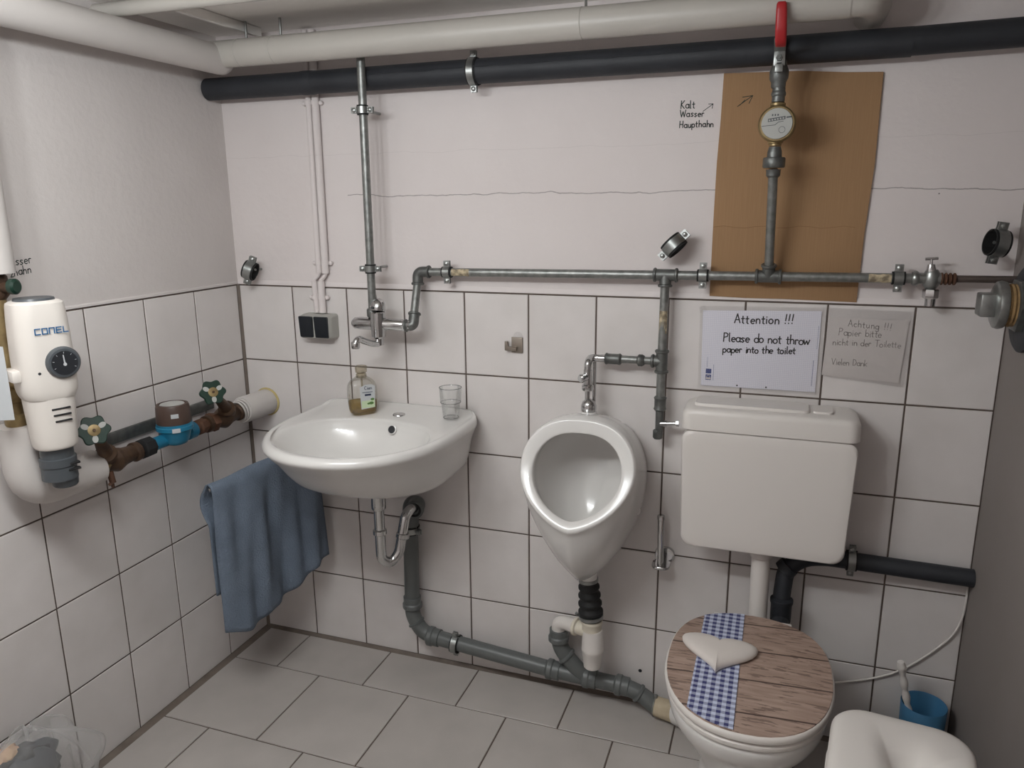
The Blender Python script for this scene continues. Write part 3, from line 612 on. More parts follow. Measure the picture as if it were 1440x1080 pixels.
for s_, hw, hh in ((0, .012, .010), (.015, .0115, .008), (.035, .009, .005), (.048, .0075, .0045), (.052, .004, .003)):
    p = V((xm - .004, YD - .012, zx + .060)) + V((-.12, .10, .95)).normalized() * 0 + V((-.35, .55, .42)).normalized() * s_
    rr.append([p + V((px, 0, py)) for px, py in rrect(hw, hh, hh * .8, 3)])
loft(bm, rr); part('lever_arm', bm, m_chrome, lv)
bm = new(); lathe(bm, [(0, .004), (.003, .004)], (xm - .004, YD - .0285, zx + .052), (0, -1, .2), 12); part('cap', bm, m_dkgauge, lv)
bm = new(); lathe(bm, [(-.062, .013), (-.042, .0145)], (xm, YD - .004, zx), (0, 0, 1), 20)
sp = [(xm, YD - .004, 1.106), (xm - .001, YD - .008, 1.098), (xm - .007, YD - .03, 1.101), (xm - .016, YD - .062, 1.114), (xm - .021, YD - .082, 1.124), (xm - .024, YD - .092, 1.122), (xm - .025, YD - .098, 1.110)]
tube(bm, fillet(sp, .02, 4), .0095, 16); lathe(bm, [(0, .0105), (.004, .0125), (.018, .0125), (.02, .011)], (xm - .025, YD - .098, 1.098), (0, 0, 1), 18); part('spout', bm, m_chrome, t)
# ================================================================== HOOK
t = thing('wall_hook', (.965, -.004, 1.073), 'square brushed metal adhesive hook between washbasin and urinal', 'hook')
bm = new(); prism(bm, [(.957, -.001, 1.074), (.991, -.001, 1.074), (.991, -.001, 1.120), (.957, -.001, 1.120)], (0, -1, 0), .006, .002); part('plate', bm, m_nickel, t)
bm = new(); prism(bm, [(.935 + .004, -.007, 1.081), (.975, -.007, 1.081), (.975, -.007, 1.092), (.948, -.007, 1.092), (.948, -.007, 1.108), (.939, -.007, 1.108)], (0, -1, 0), .010, .002); part('arm', bm, m_nickel, t)
bm = new(); lathe(bm, [(0, .014), (.0005, .014)], (.976, -.001, 1.122), (0, -1, 0), 20); part('adhesive_pad', bm, m_sleeve, t)
# ================================================================== WASHBASIN
CX = .588
def dring(w, yb, yf, z, lip=0., n=56, eb=5., cx=CX, ym=None, zf=0.):
    ym = (-.2 if yb > -.06 else yb * .45 + yf * .55) if ym is None else ym; out = []
    for k in range(n):
        a = 2 * PI * k / n + PI / n; c, s = math.cos(a), math.sin(a)
        e = 2 / eb if s > 0 else 2 / 2.15
        x = cx + w * math.copysign(abs(c) ** e, c); h = (yb - ym) if s > 0 else (ym - yf)
        y = ym + h * math.copysign(abs(s) ** e, s)
        zz = z + (lip * max(0, min(1, (y + .05) / .03)) if lip else 0) + zf * max(0, (ym - y) / (ym - yf))
        out.append(V((x, y, zz)))
    return out
t = thing('washbasin', (CX, -.2, .69), 'white porcelain wall hung washbasin with oval bowl', 'washbasin')
rings = [dring(.05, -.16, -.26, .704, eb=2.2, cx=.61), dring(.15, -.04, -.32, .707, eb=4), dring(.225, -.002, -.38, .719, eb=7), dring(.245, -.001, -.43, .755, eb=8), dring(.256, -.001, -.482, .806, eb=8), dring(.270, -.001, -.522, .842, eb=8), dring(.276, -.001, -.536, .858, eb=8),
         dring(.273, -.001, -.532, .871, .012, eb=8), dring(.264, -.004, -.522, .877, .014, eb=8), dring(.254, -.012, -.510, .876, .010, eb=7), dring(.236, -.122, -.492, .872, eb=2.4), dring(.222, -.135, -.474, .862, eb=2.3), dring(.205, -.146, -.45, .835, eb=2.3), dring(.17, -.17, -.415, .795, eb=2.2), dring(.11, -.20, -.36, .768, eb=2.1), dring(.03, -.25, -.31, .76, eb=2)]
bm = new(); loft(bm, smooth_rings(rings, 3)); basin = part('bowl', bm, m_porc, t, ang=70)
bm = new(); lathe(bm, [(0, .0145), (.003, .015), (.004, .0118), (.001, .0112)], (.628, -.1475, .848), (0, -.94, .34), 24); part('overflow_ring', bm, m_porc, t)
bm = new(); lathe(bm, [(.001, .0), (.0012, .0112)], (.628, -.1490, .8485), (0, -.94, .34), 24); part('overflow_hole', bm, m_dkgauge, t)
bm = new(); lathe(bm, [(0, .0195), (.002, .0185), (.003, .012)], (.620, -.085, .877), (0, 0, 1), 28); part('tap_hole_cover', bm, m_chrome, t, 'chrome cover over the unused tap hole')
bm = new(); lathe(bm, [(0, .03), (.003, .028), (.004, .02), (.001, .012)], (.61, -.275, .7605), (0, 0, 1), 24); part('drain', bm, m_chrome, t)
# trap
t = thing('sink_trap', (.62, -.22, .44), 'chrome bottle-neck trap under the washbasin', 'trap'); xd, yd = .614, -.225
bm = new(); lathe(bm, [(0, .0165), (.003, .034), (.008, .036), (.010, .03)], (xd, yd, .690), (0, 0, 1), 28); part('flange', bm, m_chrome, t)
bm = new(); lathe(bm, [(-.068, .0175), (-.062, .0215), (-.05, .0215), (0, .0205)], (xd, yd, .690), (0, 0, 1), 24); part('tailpiece', bm, m_chrome, t)
bm = new(); up = (.672, -.15, .60); pth = fillet([(xd, yd, .63), (xd, yd, .52), (xd, yd, .462), (xd + .018, yd + .022, .442), (xd + .036, yd + .045, .466), (xd + .046, yd + .058, .54), (xd + .05, yd + .07, .582), (xd + .054, yd + .095, .592), (xd + .054, yd + .135, .584)], .025, 5)
tube(bm, pth, .0155, 20); part('u_bend', bm, m_chrome, t)
for p, ax in (((xd, yd, .552), (0, 0, 1)), ((xd + .045, yd + .057, .522), (.15, .17, 1))):
    bm = new(); lathe(bm, [(-.009, .0165), (-.006, .0205), (.006, .0205), (.009, .0165)], p, ax, 24); part('coupling_nut', bm, m_chrome, t)
# ================================================================== GREY DRAIN
YG = -.05; GR = .0245
t = thing('drain_pipe', (.9, YG, .03), 'grey plastic drain pipe from the washbasin along the wall to the toilet', 'pipe')
def sock(p, ax, r=GR, w=.026, name='socket', m=m_grey, par=None):
    bm = new(); lathe(bm, [(-w, r), (-w * .98, r * 1.16), (-w * .2, r * 1.17), (-w * .05, r * 1.3), (w * .45, r * 1.3), (w * .6, r * 1.16), (w * .7, r)], p, ax, 24); return part(name, bm, m, par or t)
bm = new(); tube(bm, fillet([(.668, -.102, .582), (.660, -.062, .584), (.630, YG, .575), (.625, YG, .50)], .035), .0265, 22); lathe(bm, [(0, .029), (.012, .029), (.014, .026)], (.670, -.108, .581), (-.2, 1, 0), 22); part('elbow', bm, m_grey, t)
bm = new(); torus(bm, (.669, -.108, .581), (-.2, 1, 0), .019, .004, 24, 8); part('rubber_seal', bm, m_rubber, t)
pipe(t, (.625, YG, .52), (.620, YG, .21), GR, m_grey)
sock((.6205, YG, .225), (0, 0, -1))
bm = new(); tube(bm, fillet([(.620, YG, .23), (.620, YG, .18), (.652, YG, .128), (.70, YG, .116)], .03), GR, 22); collar(bm, (.633, YG, .158), (.5, 0, -.85), GR * 1.02); part('elbow', bm, m_grey, t)
sock((.69, YG, .1165), (-1, 0, .06))
pipe(t, (.69, YG, .117), (1.10, YG, .0815), GR, m_grey); sock((1.098, YG, .0818), (-1, 0, .06))
pipe(t, (1.10, YG, .0815), (1.31, YG, .074), GR, m_grey)
# wye branch
bm = new(); tube(bm, fillet([(1.121, -.055, .215), (1.123, -.054, .175), (1.148, -.052, .135), (1.205, YG, .079)], .03), GR, 22); part('branch', bm, m_grey, t)
sock((1.121, -.055, .205), (0, 0, -1)); bm = new(); collar(bm, (1.146, -.052, .14), (.7, 0, -.7), GR * 1.08, .006); part('socket', bm, m_grey, t)
sock((1.215, YG, .0775), (-1, 0, .04)); sock((1.315, YG, .074), (-1, 0, .04))
bm = new(); tube(bm, fillet([(1.30, YG, .0745), (1.365, YG - .002, .068), (1.425, -.062, .036)], .04), GR, 22); collar(bm, (1.372, YG - .004, .062), (.85, 0, -.5), GR * 1.05, .006); part('elbow', bm, m_grey, t)
bm = new(); tube(bm, [(1.422, -.064, .0375), (1.49, -.075, .036)], [.029, .031], 22); part('collar', bm, m_beige, t, 'beige collar wrapped around the end by the toilet')
bm = new(); torus(bm, (1.424, -.064, .0375), (1, -.15, 0), .030, .002, 24, 6); box(bm, 1.419, 1.429, -.07, -.06, .066, .076, .002); part('hose_clip', bm, m_zinc, t)
# ================================================================== URINAL
UX = 1.217
def uring(top, mid, bot, pw=1., n=48, cxo=0.):
    """top (y,z), mid (w,y,z), bot (y,z)"""
    out = []
    for k in range(n):
        a = 2 * PI * k / n; c, s = math.cos(a), math.sin(a)
        w, ym, zmid = mid
        if c >= 0:
            e = 1.0; z = zmid + (top[1] - zmid) * c ** e; y = ym + (top[0] - ym) * c; x = w * math.copysign(abs(s) ** .78, s)
        else:
            z = zmid + (zmid - bot[1]) * c; y = ym + (bot[0] - ym) * (-c); x = w * math.copysign(abs(s) ** pw, s)
        out.append(V((UX + x + cxo, y, z)))
    return out
t = thing('urinal', (UX, -.15, .44), 'white porcelain urinal on the wall between washbasin and toilet', 'urinal')
rings = [uring((-.001, .905), (.148, -.001, .74), (-.001, .47), 1.5), uring((-.06, .925), (.155, -.06, .75), (-.09, .445), 1.55), uring((-.115, .937), (.156, -.13, .775), (-.19, .475), 1.5), uring((-.15, .945), (.157, -.20, .80), (-.275, .565), 1.45),
         uring((-.178, .943), (.156, -.232, .82), (-.312, .655), 1.4), uring((-.186, .941), (.1535, -.24, .82), (-.322, .672), 1.4), uring((-.190, .937), (.149, -.243, .82), (-.322, .682), 1.4), uring((-.195, .910), (.124, -.243, .815), (-.308, .697), 1.32),
         uring((-.193, .905), (.119, -.238, .812), (-.300, .698), 1.3), uring((-.182, .902), (.119, -.225, .81), (-.287, .685), 1.3), uring((-.135, .90), (.122, -.18, .80), (-.255, .645), 1.25), uring((-.07, .88), (.115, -.11, .78), (-.20, .60), 1.1), uring((-.04, .84), (.085, -.06, .74), (-.15, .585), 1.1), uring((-.03, .78), (.03, -.04, .72), (-.08, .64), 1.)]
bm = new(); loft(bm, smooth_rings(rings, 3)); part('bowl', bm, m_porc, t, ang=70)
bm = new(); lathe(bm, [(0, .026), (.02, .027), (.05, .034), (.075, .045)], (1.222, -.1, .435), (0, -.05, 1), 26, True); part('outlet', bm, m_porc, t)
bm = new(); lathe(bm, [(0, .0235), (.006, .024), (.02, .021), (.028, .016)], (1.212, -.085, .916), (0, 0, 1), 26); part('inlet_boss', bm, m_porc, t)
bm = new(); lathe(bm, [(0, .005), (.002, .005), (.003, .003)], (UX + .012, -.212, .628), (0, -.7, .6), 12); part('drain_hole', bm, m_bronze, t)
bm = new(); lathe(bm, [(0, .009), (.003, .009), (.005, .005)], (UX + .142, -.10, .665), (.9, -.5, 0), 14); part('fixing_cap', bm, m_porc, t)
# flush valve
t = thing('flush_valve', (1.208, -.085, .94), 'chrome flush valve and pipe standing on the urinal', 'valve')
bm = new(); xf, yf = 1.207, -.085
tube(bm, fillet([(1.247, -.05, 1.082), (1.215, -.052, 1.082), (xf, -.06, 1.082), (xf, yf, 1.075), (xf, yf, 1.05)], .022), .0105, 18); part('elbow', bm, m_chrome, t)
bm = new(); tube(bm, [(xf, yf, 1.055), (xf, yf, 1.0)], .012, 18); lathe(bm, [(0, .015), (.004, .0165), (.014, .0165), (.018, .013)], (xf, yf, .997), (0, 0, 1), 18); part('body', bm, m_chrome, t)
bm = new(); lathe(bm, [(0, .008), (.016, .011), (.022, .0115), (.026, .008)], (xf - .001, yf - .008, 1.035), (-.55, -.8, 0), 18); part('push_button', bm, m_chrome, t)
bm = new(); tube(bm, [(xf, yf, 1.0), (xf, yf, .955)], .0075, 16); part('flush_tube', bm, m_chrome, t)
bm = new(); tube(bm, [(xf + .013, yf + .022, 1.072), (xf + .013, yf + .022, .955)], .0055, 12); part('flush_tube', bm, m_chrome, t)
bm = new(); lathe(bm, [(0, .021), (.016, .0215), (.026, .018), (.034, .008)], (xf + .004, yf, .938), (0, 0, 1), 24); part('dome_cover', bm, m_chrome, t)
# angle valve
t = thing('angle_valve', (1.401, -.047, .865), 'grey angle valve with chrome spindle left of the cistern', 'valve')
bm = new(); tube(bm, [(1.401, -.045, .946), (1.401, -.046, .885)], [.0115, .0105], 18); lathe(bm, [(0, .011), (.003, .0135), (.022, .0135), (.025, .012)], (1.398, -.048, .865), (0, 0, 1), 8); part('body', bm, m_steelD, t)
bm = new(); tube(bm, [(1.405, -.048, .908), (1.422, -.05, .91)], .009, 16); tube(bm, [(1.42, -.05, .91), (1.455, -.052, .914)], .0055, 14); lathe(bm, [(0, .0095), (.008, .0095)], (1.447, -.052, .9135), (1, 0, .1), 6); part('spindle', bm, m_chrome, t)
# bellows, bottle trap
t = thing('urinal_drain', (1.232, -.1, .14), 'white plastic bottle trap with black rubber bellows below the urinal', 'trap')
a, b_ = V((1.221, -.1, .445)), V((1.232, -.1, .312)); ax = (b_ - a).normalized(); Ln = (b_ - a).length
pr = [(0, .026), (.012, .0265)]
for k in range(4): q = .022 + k * .026; pr += [(q, .026 + k * .0015), (q + .007, .031 + k * .0018), (q + .014, .031 + k * .0018), (q + .02, .027 + k * .0015)]
pr += [(Ln - .006, .034), (Ln, .034)]
bm = new(); lathe(bm, pr, a, ax, 26); part('rubber_bellows', bm, m_rubber, t)
for q, rr_ in ((.010, .0272), (Ln - .008, .0348)):
    bm = new(); lathe(bm, [(-.005, rr_), (-.005, rr_ + .0015), (.005, rr_ + .0015), (.005, rr_)], a + ax * q, ax, 26); pp = a + ax * q; tube(bm, [pp + V((-rr_ - .010, 0, 0)), pp + V((-rr_ - .002, -.006, 0))], .005, 10); part('hose_clip', bm, m_zinc, t)
bm = new(); lathe(bm, [(0, .0285), (.02, .0285), (.024, .0315), (.032, .0315), (.034, .03)], (1.234, -.1, .276), (0, 0, 1), 26); part('neck', bm, m_cream, t)
bm = new(); lathe(bm, [(0, .022), (.004, .026), (.055, .031), (.058, .033), (.064, .033), (.066, .0325), (.10, .0315), (.125, .0275), (.128, .02)], (1.238, -.1, .152), (0, 0, 1), 28); part('cup', bm, m_cist, t)
bm = new(); tube(bm, [(1.24, -.098, .266), (1.185, -.08, .264)], .0215, 20); lathe(bm, [(0, .022), (.003, .0275), (.010, .0275), (.014, .022)], (1.188, -.082, .264), (-1, .3, 0), 22); part('outlet', bm, m_cream, t)
bm = new(); tube(bm, fillet([(1.19, -.082, .264), (1.14, -.066, .262), (1.121, -.058, .25), (1.121, -.055, .205)], .032), .0215, 20); part('elbow', bm, m_cist, t)
bm = new(); lathe(bm, [(0, .0055), (.001, .0055), (.0012, .003)], (1.365, .0, .103), (0, -1, 0), 14); lathe(bm, [(0, .0045), (.0016, .0043)], (1.365, .0, .103), (0, -1, 0), 14); part('screw_hole', bm, m_dkgauge, wall_back)
# ================================================================== SPARE ROLL HOLDER
t = thing('roll_holder', (1.423, -.03, .47), 'upright chrome spare roll holder on the wall left of the cistern', 'toilet roll holder')
bm = new(); loft(bm, [[V((1.4255 + px * k_, y, .501 + pz * k_)) for px, pz in rrect(.028, .024, .02)] for y, k_ in ((-.0005, 1), (-.006, 1), (-.009, .92))]); part('back_plate', bm, m_chrome, t)
bm = new(); loft(bm, [[V((1.420 + px * k_, -.034 + py * k_, z)) for px, py in rrect(.026, .030, .02)] for z, k_ in ((.478, .95), (.480, 1), (.484, 1), (.486, .95))]); part('base', bm, m_chrome, t)
bm = new(); lathe(bm, [(0, .0092), (.140, .0092), (.142, .0108), (.153, .0108), (.156, .007)], (1.419, -.045, .484), (-.02, 0, 1), 18); part('rod', bm, m_chrome, t)
# ================================================================== CISTERN
t = thing('toilet_cistern', (1.69, -.08, .59), 'white plastic cistern on the wall above the toilet', 'cistern')
def cring(y, ins, z0=.604, z1=.928, x0=1.472, x1=1.899, r=.032, taper=.0):
    hx, hz = (x1 - x0) / 2 - ins, (z1 - z0) / 2 - ins; o = []
    for px, pz in rrect(hx, hz, r, 6):
        o.append(V(((x0 + x1) / 2 + px * (1 - taper * (hz - pz) / (2 * hz)), y, (z0 + z1) / 2 + pz)))
    return o
bm = new(); loft(bm, [cring(-.001, .006, taper=.06), cring(-.06, .003, taper=.06), cring(-.12, 0, taper=.055), cring(-.144, .0008, taper=.05), cring(-.1485, .004, taper=.05), cring(-.150, .010, taper=.05), cring(-.150, .03, taper=.05)]); part('tank', bm, m_cist, t)
def lring(z, ins, yb=-.001, yf=-.1515, x0=1.4705, x1=1.9005, r=.03):
    hx, hy = (x1 - x0) / 2 - ins, (yb - yf) / 2 - ins * .5
    return [V(((x0 + x1) / 2 + px, (yb + yf) / 2 - ins * .0 + py, z)) for px, py in rrect(hx, hy, r, 6)]
bm = new(); loft(bm, [lring(.9288, 0), lring(.968, .001), lring(.977, .005), lring(.982, .012), lring(.984, .024), lring(.985, .036)]); lid = part('lid', bm, m_cist, t)
bm = new(); rr = []
for z, ins in ((.983, 0), (.989, .002), (.992, .006)): rr.append([V((1.64 + px * (1 - ins * 4), -.072 + py * (1 - ins * 6), z)) for px, py in rrect(.142, .045, .02)])
loft(bm, rr); part('raised_plate', bm, m_cist, lid)
bm = new(); rr = []
for z, ins in ((.983, 0), (.988, .0), (.990, .003)): rr.append([V((1.812 + px * (1 - ins * 8), -.072 + py * (1 - ins * 8), z)) for px, py in rrect(.024, .036, .012)])
loft(bm, rr); part('flush_button', bm, m_cist, lid)
t = thing('flush_pipe', (1.692, -.085, .33), 'white flush pipe between the cistern and the toilet', 'pipe')
bm = new(); tube(bm, fillet([(1.69, -.085, .604), (1.694, -.085, .36), (1.694, -.15, .325)], .03), .0245, 22); part('pipe', bm, m_cist, t)
bm = new(); lathe(bm, [(0, .025), (.004, .030), (.018, .0315), (.026, .033), (.03, .03)], (1.69, -.085, .572), (0, 0, 1), 24); part('nut', bm, m_cist, t)
t = thing('black_drain_pipe', (1.9, -.06, .35), 'black plastic drain pipe bending down behind the toilet', 'pipe')
bm = new(); tube(bm, fillet([(2.203, -.03, .566), (1.85, -.03, .571), (1.80, -.035, .563), (1.757, -.045, .530), (1.75, -.055, .44), (1.752, -.07, .36)], .055, 8), .023, 22); part('pipe', bm, m_black, t)
bm = new(); lathe(bm, [(0, .027), (.05, .0275), (.054, .030), (.064, .030), (.066, .024)], (1.752, -.066, .384), (0, .03, 1), 22); part('socket', bm, m_black, t)
bm = new(); lathe(bm, [(0, .0275), (.008, .0285), (.022, .0285), (.024, .024)], (1.766, -.045, .540), (-.6, -.1, -.75), 22); part('socket', bm, m_black, t)
bm = new(); lathe(bm, [(0, .022), (.05, .022), (.052, .0255), (.06, .0255), (.062, .018)], (1.752, -.06, .395), (0, -1, -.25), 22); part('cleaning_plug', bm, m_black, t)
# ================================================================== TOILET
TX, TY, TD = 1.68, -.42, -.038
def oval(w, yb, yf, z, n=48, cx=TX, ym=None, e=2.25, eb=2.6):
    ym = (yb * .52 + yf * .48) if ym is None else ym; out = []
    for k in range(n):
        a = 2 * PI * k / n; c, s = math.cos(a), math.sin(a); ee = 2 / (eb if s > 0 else e)
        out.append(V((cx + w * math.copysign(abs(c) ** ee, c), TD * min(1, max(0, (-(ym + ((yb - ym) if s > 0 else (ym - yf)) * s) - .05) / .1)) + ym + ((yb - ym) if s > 0 else (ym - yf)) * math.copysign(abs(s) ** ee, s), z)))
    return out
t = thing('toilet', (TX, TY, 0), 'white floor standing toilet with closed wood print lid', 'toilet')
bm = new(); loft(bm, smooth_rings([oval(.115, -.10, -.44, 0), oval(.112, -.10, -.44, .02), oval(.102, -.10, -.42, .10), oval(.11, -.10, -.46, .18), oval(.145, -.10, -.54, .28), oval(.172, -.11, -.595, .345), oval(.180, -.115, -.610, .375), oval(.180, -.115, -.612, .396), oval(.172, -.125, -.60, .402)], 3)); part('bowl', bm, m_porc, t, ang=70)
bm = new(); loft(bm, [oval(.104, -.06, -.30, 0), oval(.104, -.06, -.30, .015), oval(.09, -.07, -.28, .05)]); part('foot', bm, m_porc, t)
bm = new(); tube(bm, [(1.60, -.13, .07), (1.487, -.075, .037)], [.05, .035], 22); part('outlet', bm, m_porc, t)
bm = new(); loft(bm, smooth_rings([oval(.176, -.13, -.606, .4005), oval(.184, -.128, -.615, .404), oval(.185, -.128, -.616, .414), oval(.178, -.13, -.608, .419)], 2)); part('seat_ring', bm, m_cist, t)
bm = new(); loft(bm, smooth_rings([oval(.178, -.135, -.606, .4195), oval(.188, -.130, -.617, .423), oval(.1885, -.130, -.618, .434), oval(.185, -.134, -.613, .4385)], 2)); lidp = part('lid', bm, m_cist, t)
bm = new(); loft(bm, [oval(.1845, -.135, -.613, .438), oval(.1835, -.136, -.612, .4405)]); part('wood_decor', bm, m_wood, lidp, 'weathered brown plank print')
def inside_lid(pts):
    return pts
lo, hi = 1.5615, 1.661
orr = oval(.1815, -.138, -.610, .4412, n=400)
def span(x):
    yy_ = [p.y for p in orr if abs(p.x - x) < .0025]; return max(yy_), min(yy_)
bm = new(); nx = 8; top = []; bot = []
cols = []
for k in range(nx + 1):
    x = lo + (hi - lo) * k / nx; yb, yf = span(x); cols.append([V((x, yb + (yf - yb) * j / 10, .4414)) for j in range(11)])
vs = [[bm.verts.new(p) for p in c] for c in cols]
for a, b_ in zip(vs, vs[1:]):
    for j in range(10): bm.faces.new((a[j], a[j + 1], b_[j + 1], b_[j]))
ex = bmesh.ops.extrude_face_region(bm, geom=bm.faces[:])
for v in ex['geom']:
    if isinstance(v, bmesh.types.BMVert): v.co.z += .0016
part('gingham_ribbon', bm, m_ging, lidp, 'blue and white gingham ribbon')
# padded heart, point toward the room
hc = [(0.0, .0), (.5, .60), (.80, .93), (1.0, 1.05)]
def heart(k, z, n=44):
    P = []
    for i in range(n):
        u = 2 * PI * i / n
        hx = 16 * math.sin(u) ** 3 / 16; hy = (13 * math.cos(u) - 5 * math.cos(2 * u) - 2 * math.cos(3 * u) - math.cos(4 * u)) / 17
        c_ = V((1.610, -.362 + TD * .3, z)); P.append(c_ + V((hx * .090 * k, ((hy if hy < .25 else .25 + (hy - .25) * .5) + .04) * .098 * k - hx * .004 * k, 0)))
    return P
bm = new(); loft(bm, smooth_rings([heart(.93, .4425), heart(1., .448), heart(.96, .456), heart(.80, .4625), heart(.5, .4665), heart(.15, .467)], 3)); part('heart', bm, m_heart, lidp, 'white padded heart', ang=80)
for sx in (-.075, .075):
    bm = new(); tube(bm, [(TX + sx - .022, -.135 + TD, .424), (TX + sx + .022, -.135 + TD, .424)], .011, 14); part('hinge', bm, m_cist, t)
# ================================================================== CORD, BRUSH, BIN
bm = new(); tube(bm, fillet([(2.199, -.006, .535), (2.2, -.006, .49), (2.198, -.006, .44), (2.182, -.006, .385), (2.125, -.006, .312), (2.063, -.006, .251), (1.995, -.006, .215), (1.925, -.008, .192), (1.86, -.03, .182)], .05), .0028, 8); single('power_cord', bm, m_cist, 'thin white cord drooping along the tiles behind the brush holder', 'cord')
bx, by = 2.122, -.070
t = thing('toilet_brush_holder', (bx, by, 0), 'translucent blue cup standing on the floor in the right corner', 'brush holder')
bm = new(); lathe(bm, [(0, .046), (.004, .048), (.21, .0555), (.212, .0545), (.21, .053), (.008, .045), (.007, .0)], (bx, by, .001), (0, 0, 1), 36, False); part('cup', bm, m_bluec, t)
t = thing('toilet_brush', (2.085, -.08, .01), 'white toilet brush with knobbly handle standing in the blue cup', 'brush')
bm = new(); p0, p1 = V((2.118, -.075, .05)), V((2.052, -.092, .335)); n = 60; pts = []; rr = []
for k in range(n + 1):
    u = k / n; pts.append(p0.lerp(p1, u)); rr.append(.0065 + (.0035 * abs(math.sin(u * 22)) if u > .35 else 0) + (.002 if u > .93 else 0))
tube(bm, pts, rr, 14); part('handle', bm, m_cist, t)
bm = new(); lathe(bm, [(0, .02), (.01, .032), (.05, .034), (.07, .02)], (2.123, -.074, .015), (-.22, -.05, 1), 24); part('bristles', bm, m_cist, t)
# bin
t = thing('waste_bin', (1.952, -.775, 0), 'white plastic waste bin with rounded hood at the right foreground', 'bin', rotz=math.radians(-7))
hw, hd = .124, .175
def bring(k, z, dx=0., r=.07): return [V((px, py, z)) for px, py in rrect(hw * k, hd * k, r * k, 7)]
bm = new(); loft(bm, [bring(.80, .001), bring(.82, .006), bring(.97, .415), bring(.98, .42)]); part('body', bm, m_cist, t, local=True)
bm = new(); loft(bm, [bring(.99, .418), bring(1.02, .422), bring(1.02, .438), bring(.99, .440)]); part('rim', bm, m_cist, t, local=True)
# domed hood with a sagging valley down its middle
bm = new(); nu, nv = 40, 26; grid = []
rr = []
for z, k in ((.438, 1.), (.47, 1.), (.488, 1.), (.500, .995), (.508, .98), (.514, .95), (.518, .90), (.520, .82), (.521, .70), (.5215, .55), (.522, .42), (.522, .30), (.522, .18), (.522, .06)):
    ring = []
    for px, py in rrect(hw * k, hd * k, .065 * k, 9):
        sag = .095 * math.exp(-((px - .015 + .30 * (py - .02)) / .030) ** 2) * (1 / (1 + math.exp((py - .055) / .022))) * min(1, max(0, (z - .47) / .06))
        ring.append(V((px, py, z - sag)))
    rr.append(ring)
loft(bm, rr); part('hood', bm, m_cist, t, local=True, ang=70)
# ================================================================== PLUG ON RIGHT WALL
t = thing('pipe_plug', (2.16, -.16, 1.18), 'large galvanised plug screwed into a dark flange on the right wall', 'plug'); pc = V((0, -.16, 1.276))
bm = new(); lathe(bm, [(0, .094), (.014, .094), (.018, .088), (.018, .05)], (RX, -.16, 1.268), (-1, 0, 0), 40); part('flange', bm, m_black, t)
bm = new(); hexnut(bm, (RX - .016, -.16, 1.276), (-1, 0, 0), .016, .062); part('socket', bm, m_steelD, t)
bm = new(); lathe(bm, [(0, .045)] + [(.003 + .004 * k, .045 if k % 2 else .0475) for k in range(6)] + [(.028, .044)], (2.176, -.16, 1.276), (-1, 0, 0), 32); part('hemp_thread', bm, m_hemp, t)
bm = new(); lathe(bm, [(0, .044), (.003, .0505), (.012, .053), (.02, .0505), (.024, .042), (.025, .02)], (2.157, -.16, 1.276), (-1, 0, 0), 36)
b2 = new(); box(b2, 2.104, 2.140, -.16 - .025, -.16 + .025, 1.276 - .025, 1.276 + .025, .004); merge(bm, b2); part('plug', bm, m_zinc, t)
# ================================================================== LEFT WALL: FILTER, VALVES, METER
PX, PZ = .078, .857
t = thing('supply_pipe', (PX, -.45, .80), 'thick white insulated pipe with elbow low on the left wall', 'pipe')
bm = new(); tube(bm, fillet([(PX, -.70, PZ), (PX, -.885, PZ), (PX, -.885, 1.02)], .07, 8), .0445, 28); part('insulation', bm, m_whiteL, t)
bm = new(); rs = random.Random(5); tube(bm, [(PX, -.135, PZ + .002), (PX, -.128, PZ + .001), (PX, -.002, PZ - .002)], [.040, .043, .043], 28); part('insulation', bm, m_whiteL, t)
bm = new(); torus(bm, (PX, -.001, PZ - .002), (0, 1, 0), .044, .0045, 24, 8); part('foam_edge', bm, m_foam, t, 'yellow foam around the pipe at the wall')
bm = new()
for k in range(3): torus(bm, (PX, -.135 - .006 * k, PZ + .001), (.1 * k, 1, .08 * k), .036 - .002 * k, .003, 20, 6)
part('torn_wrap', bm, m_whiteL, t)
t = thing('meter_bracket', (.01, -.42, .86), 'dark grey steel bracket on the tiles behind the blue water meter', 'bracket')
bm = new(); box(bm, .001, .012, -.60, -.18, .872, .905, .002); part('bar', bm, m_steelD, t)
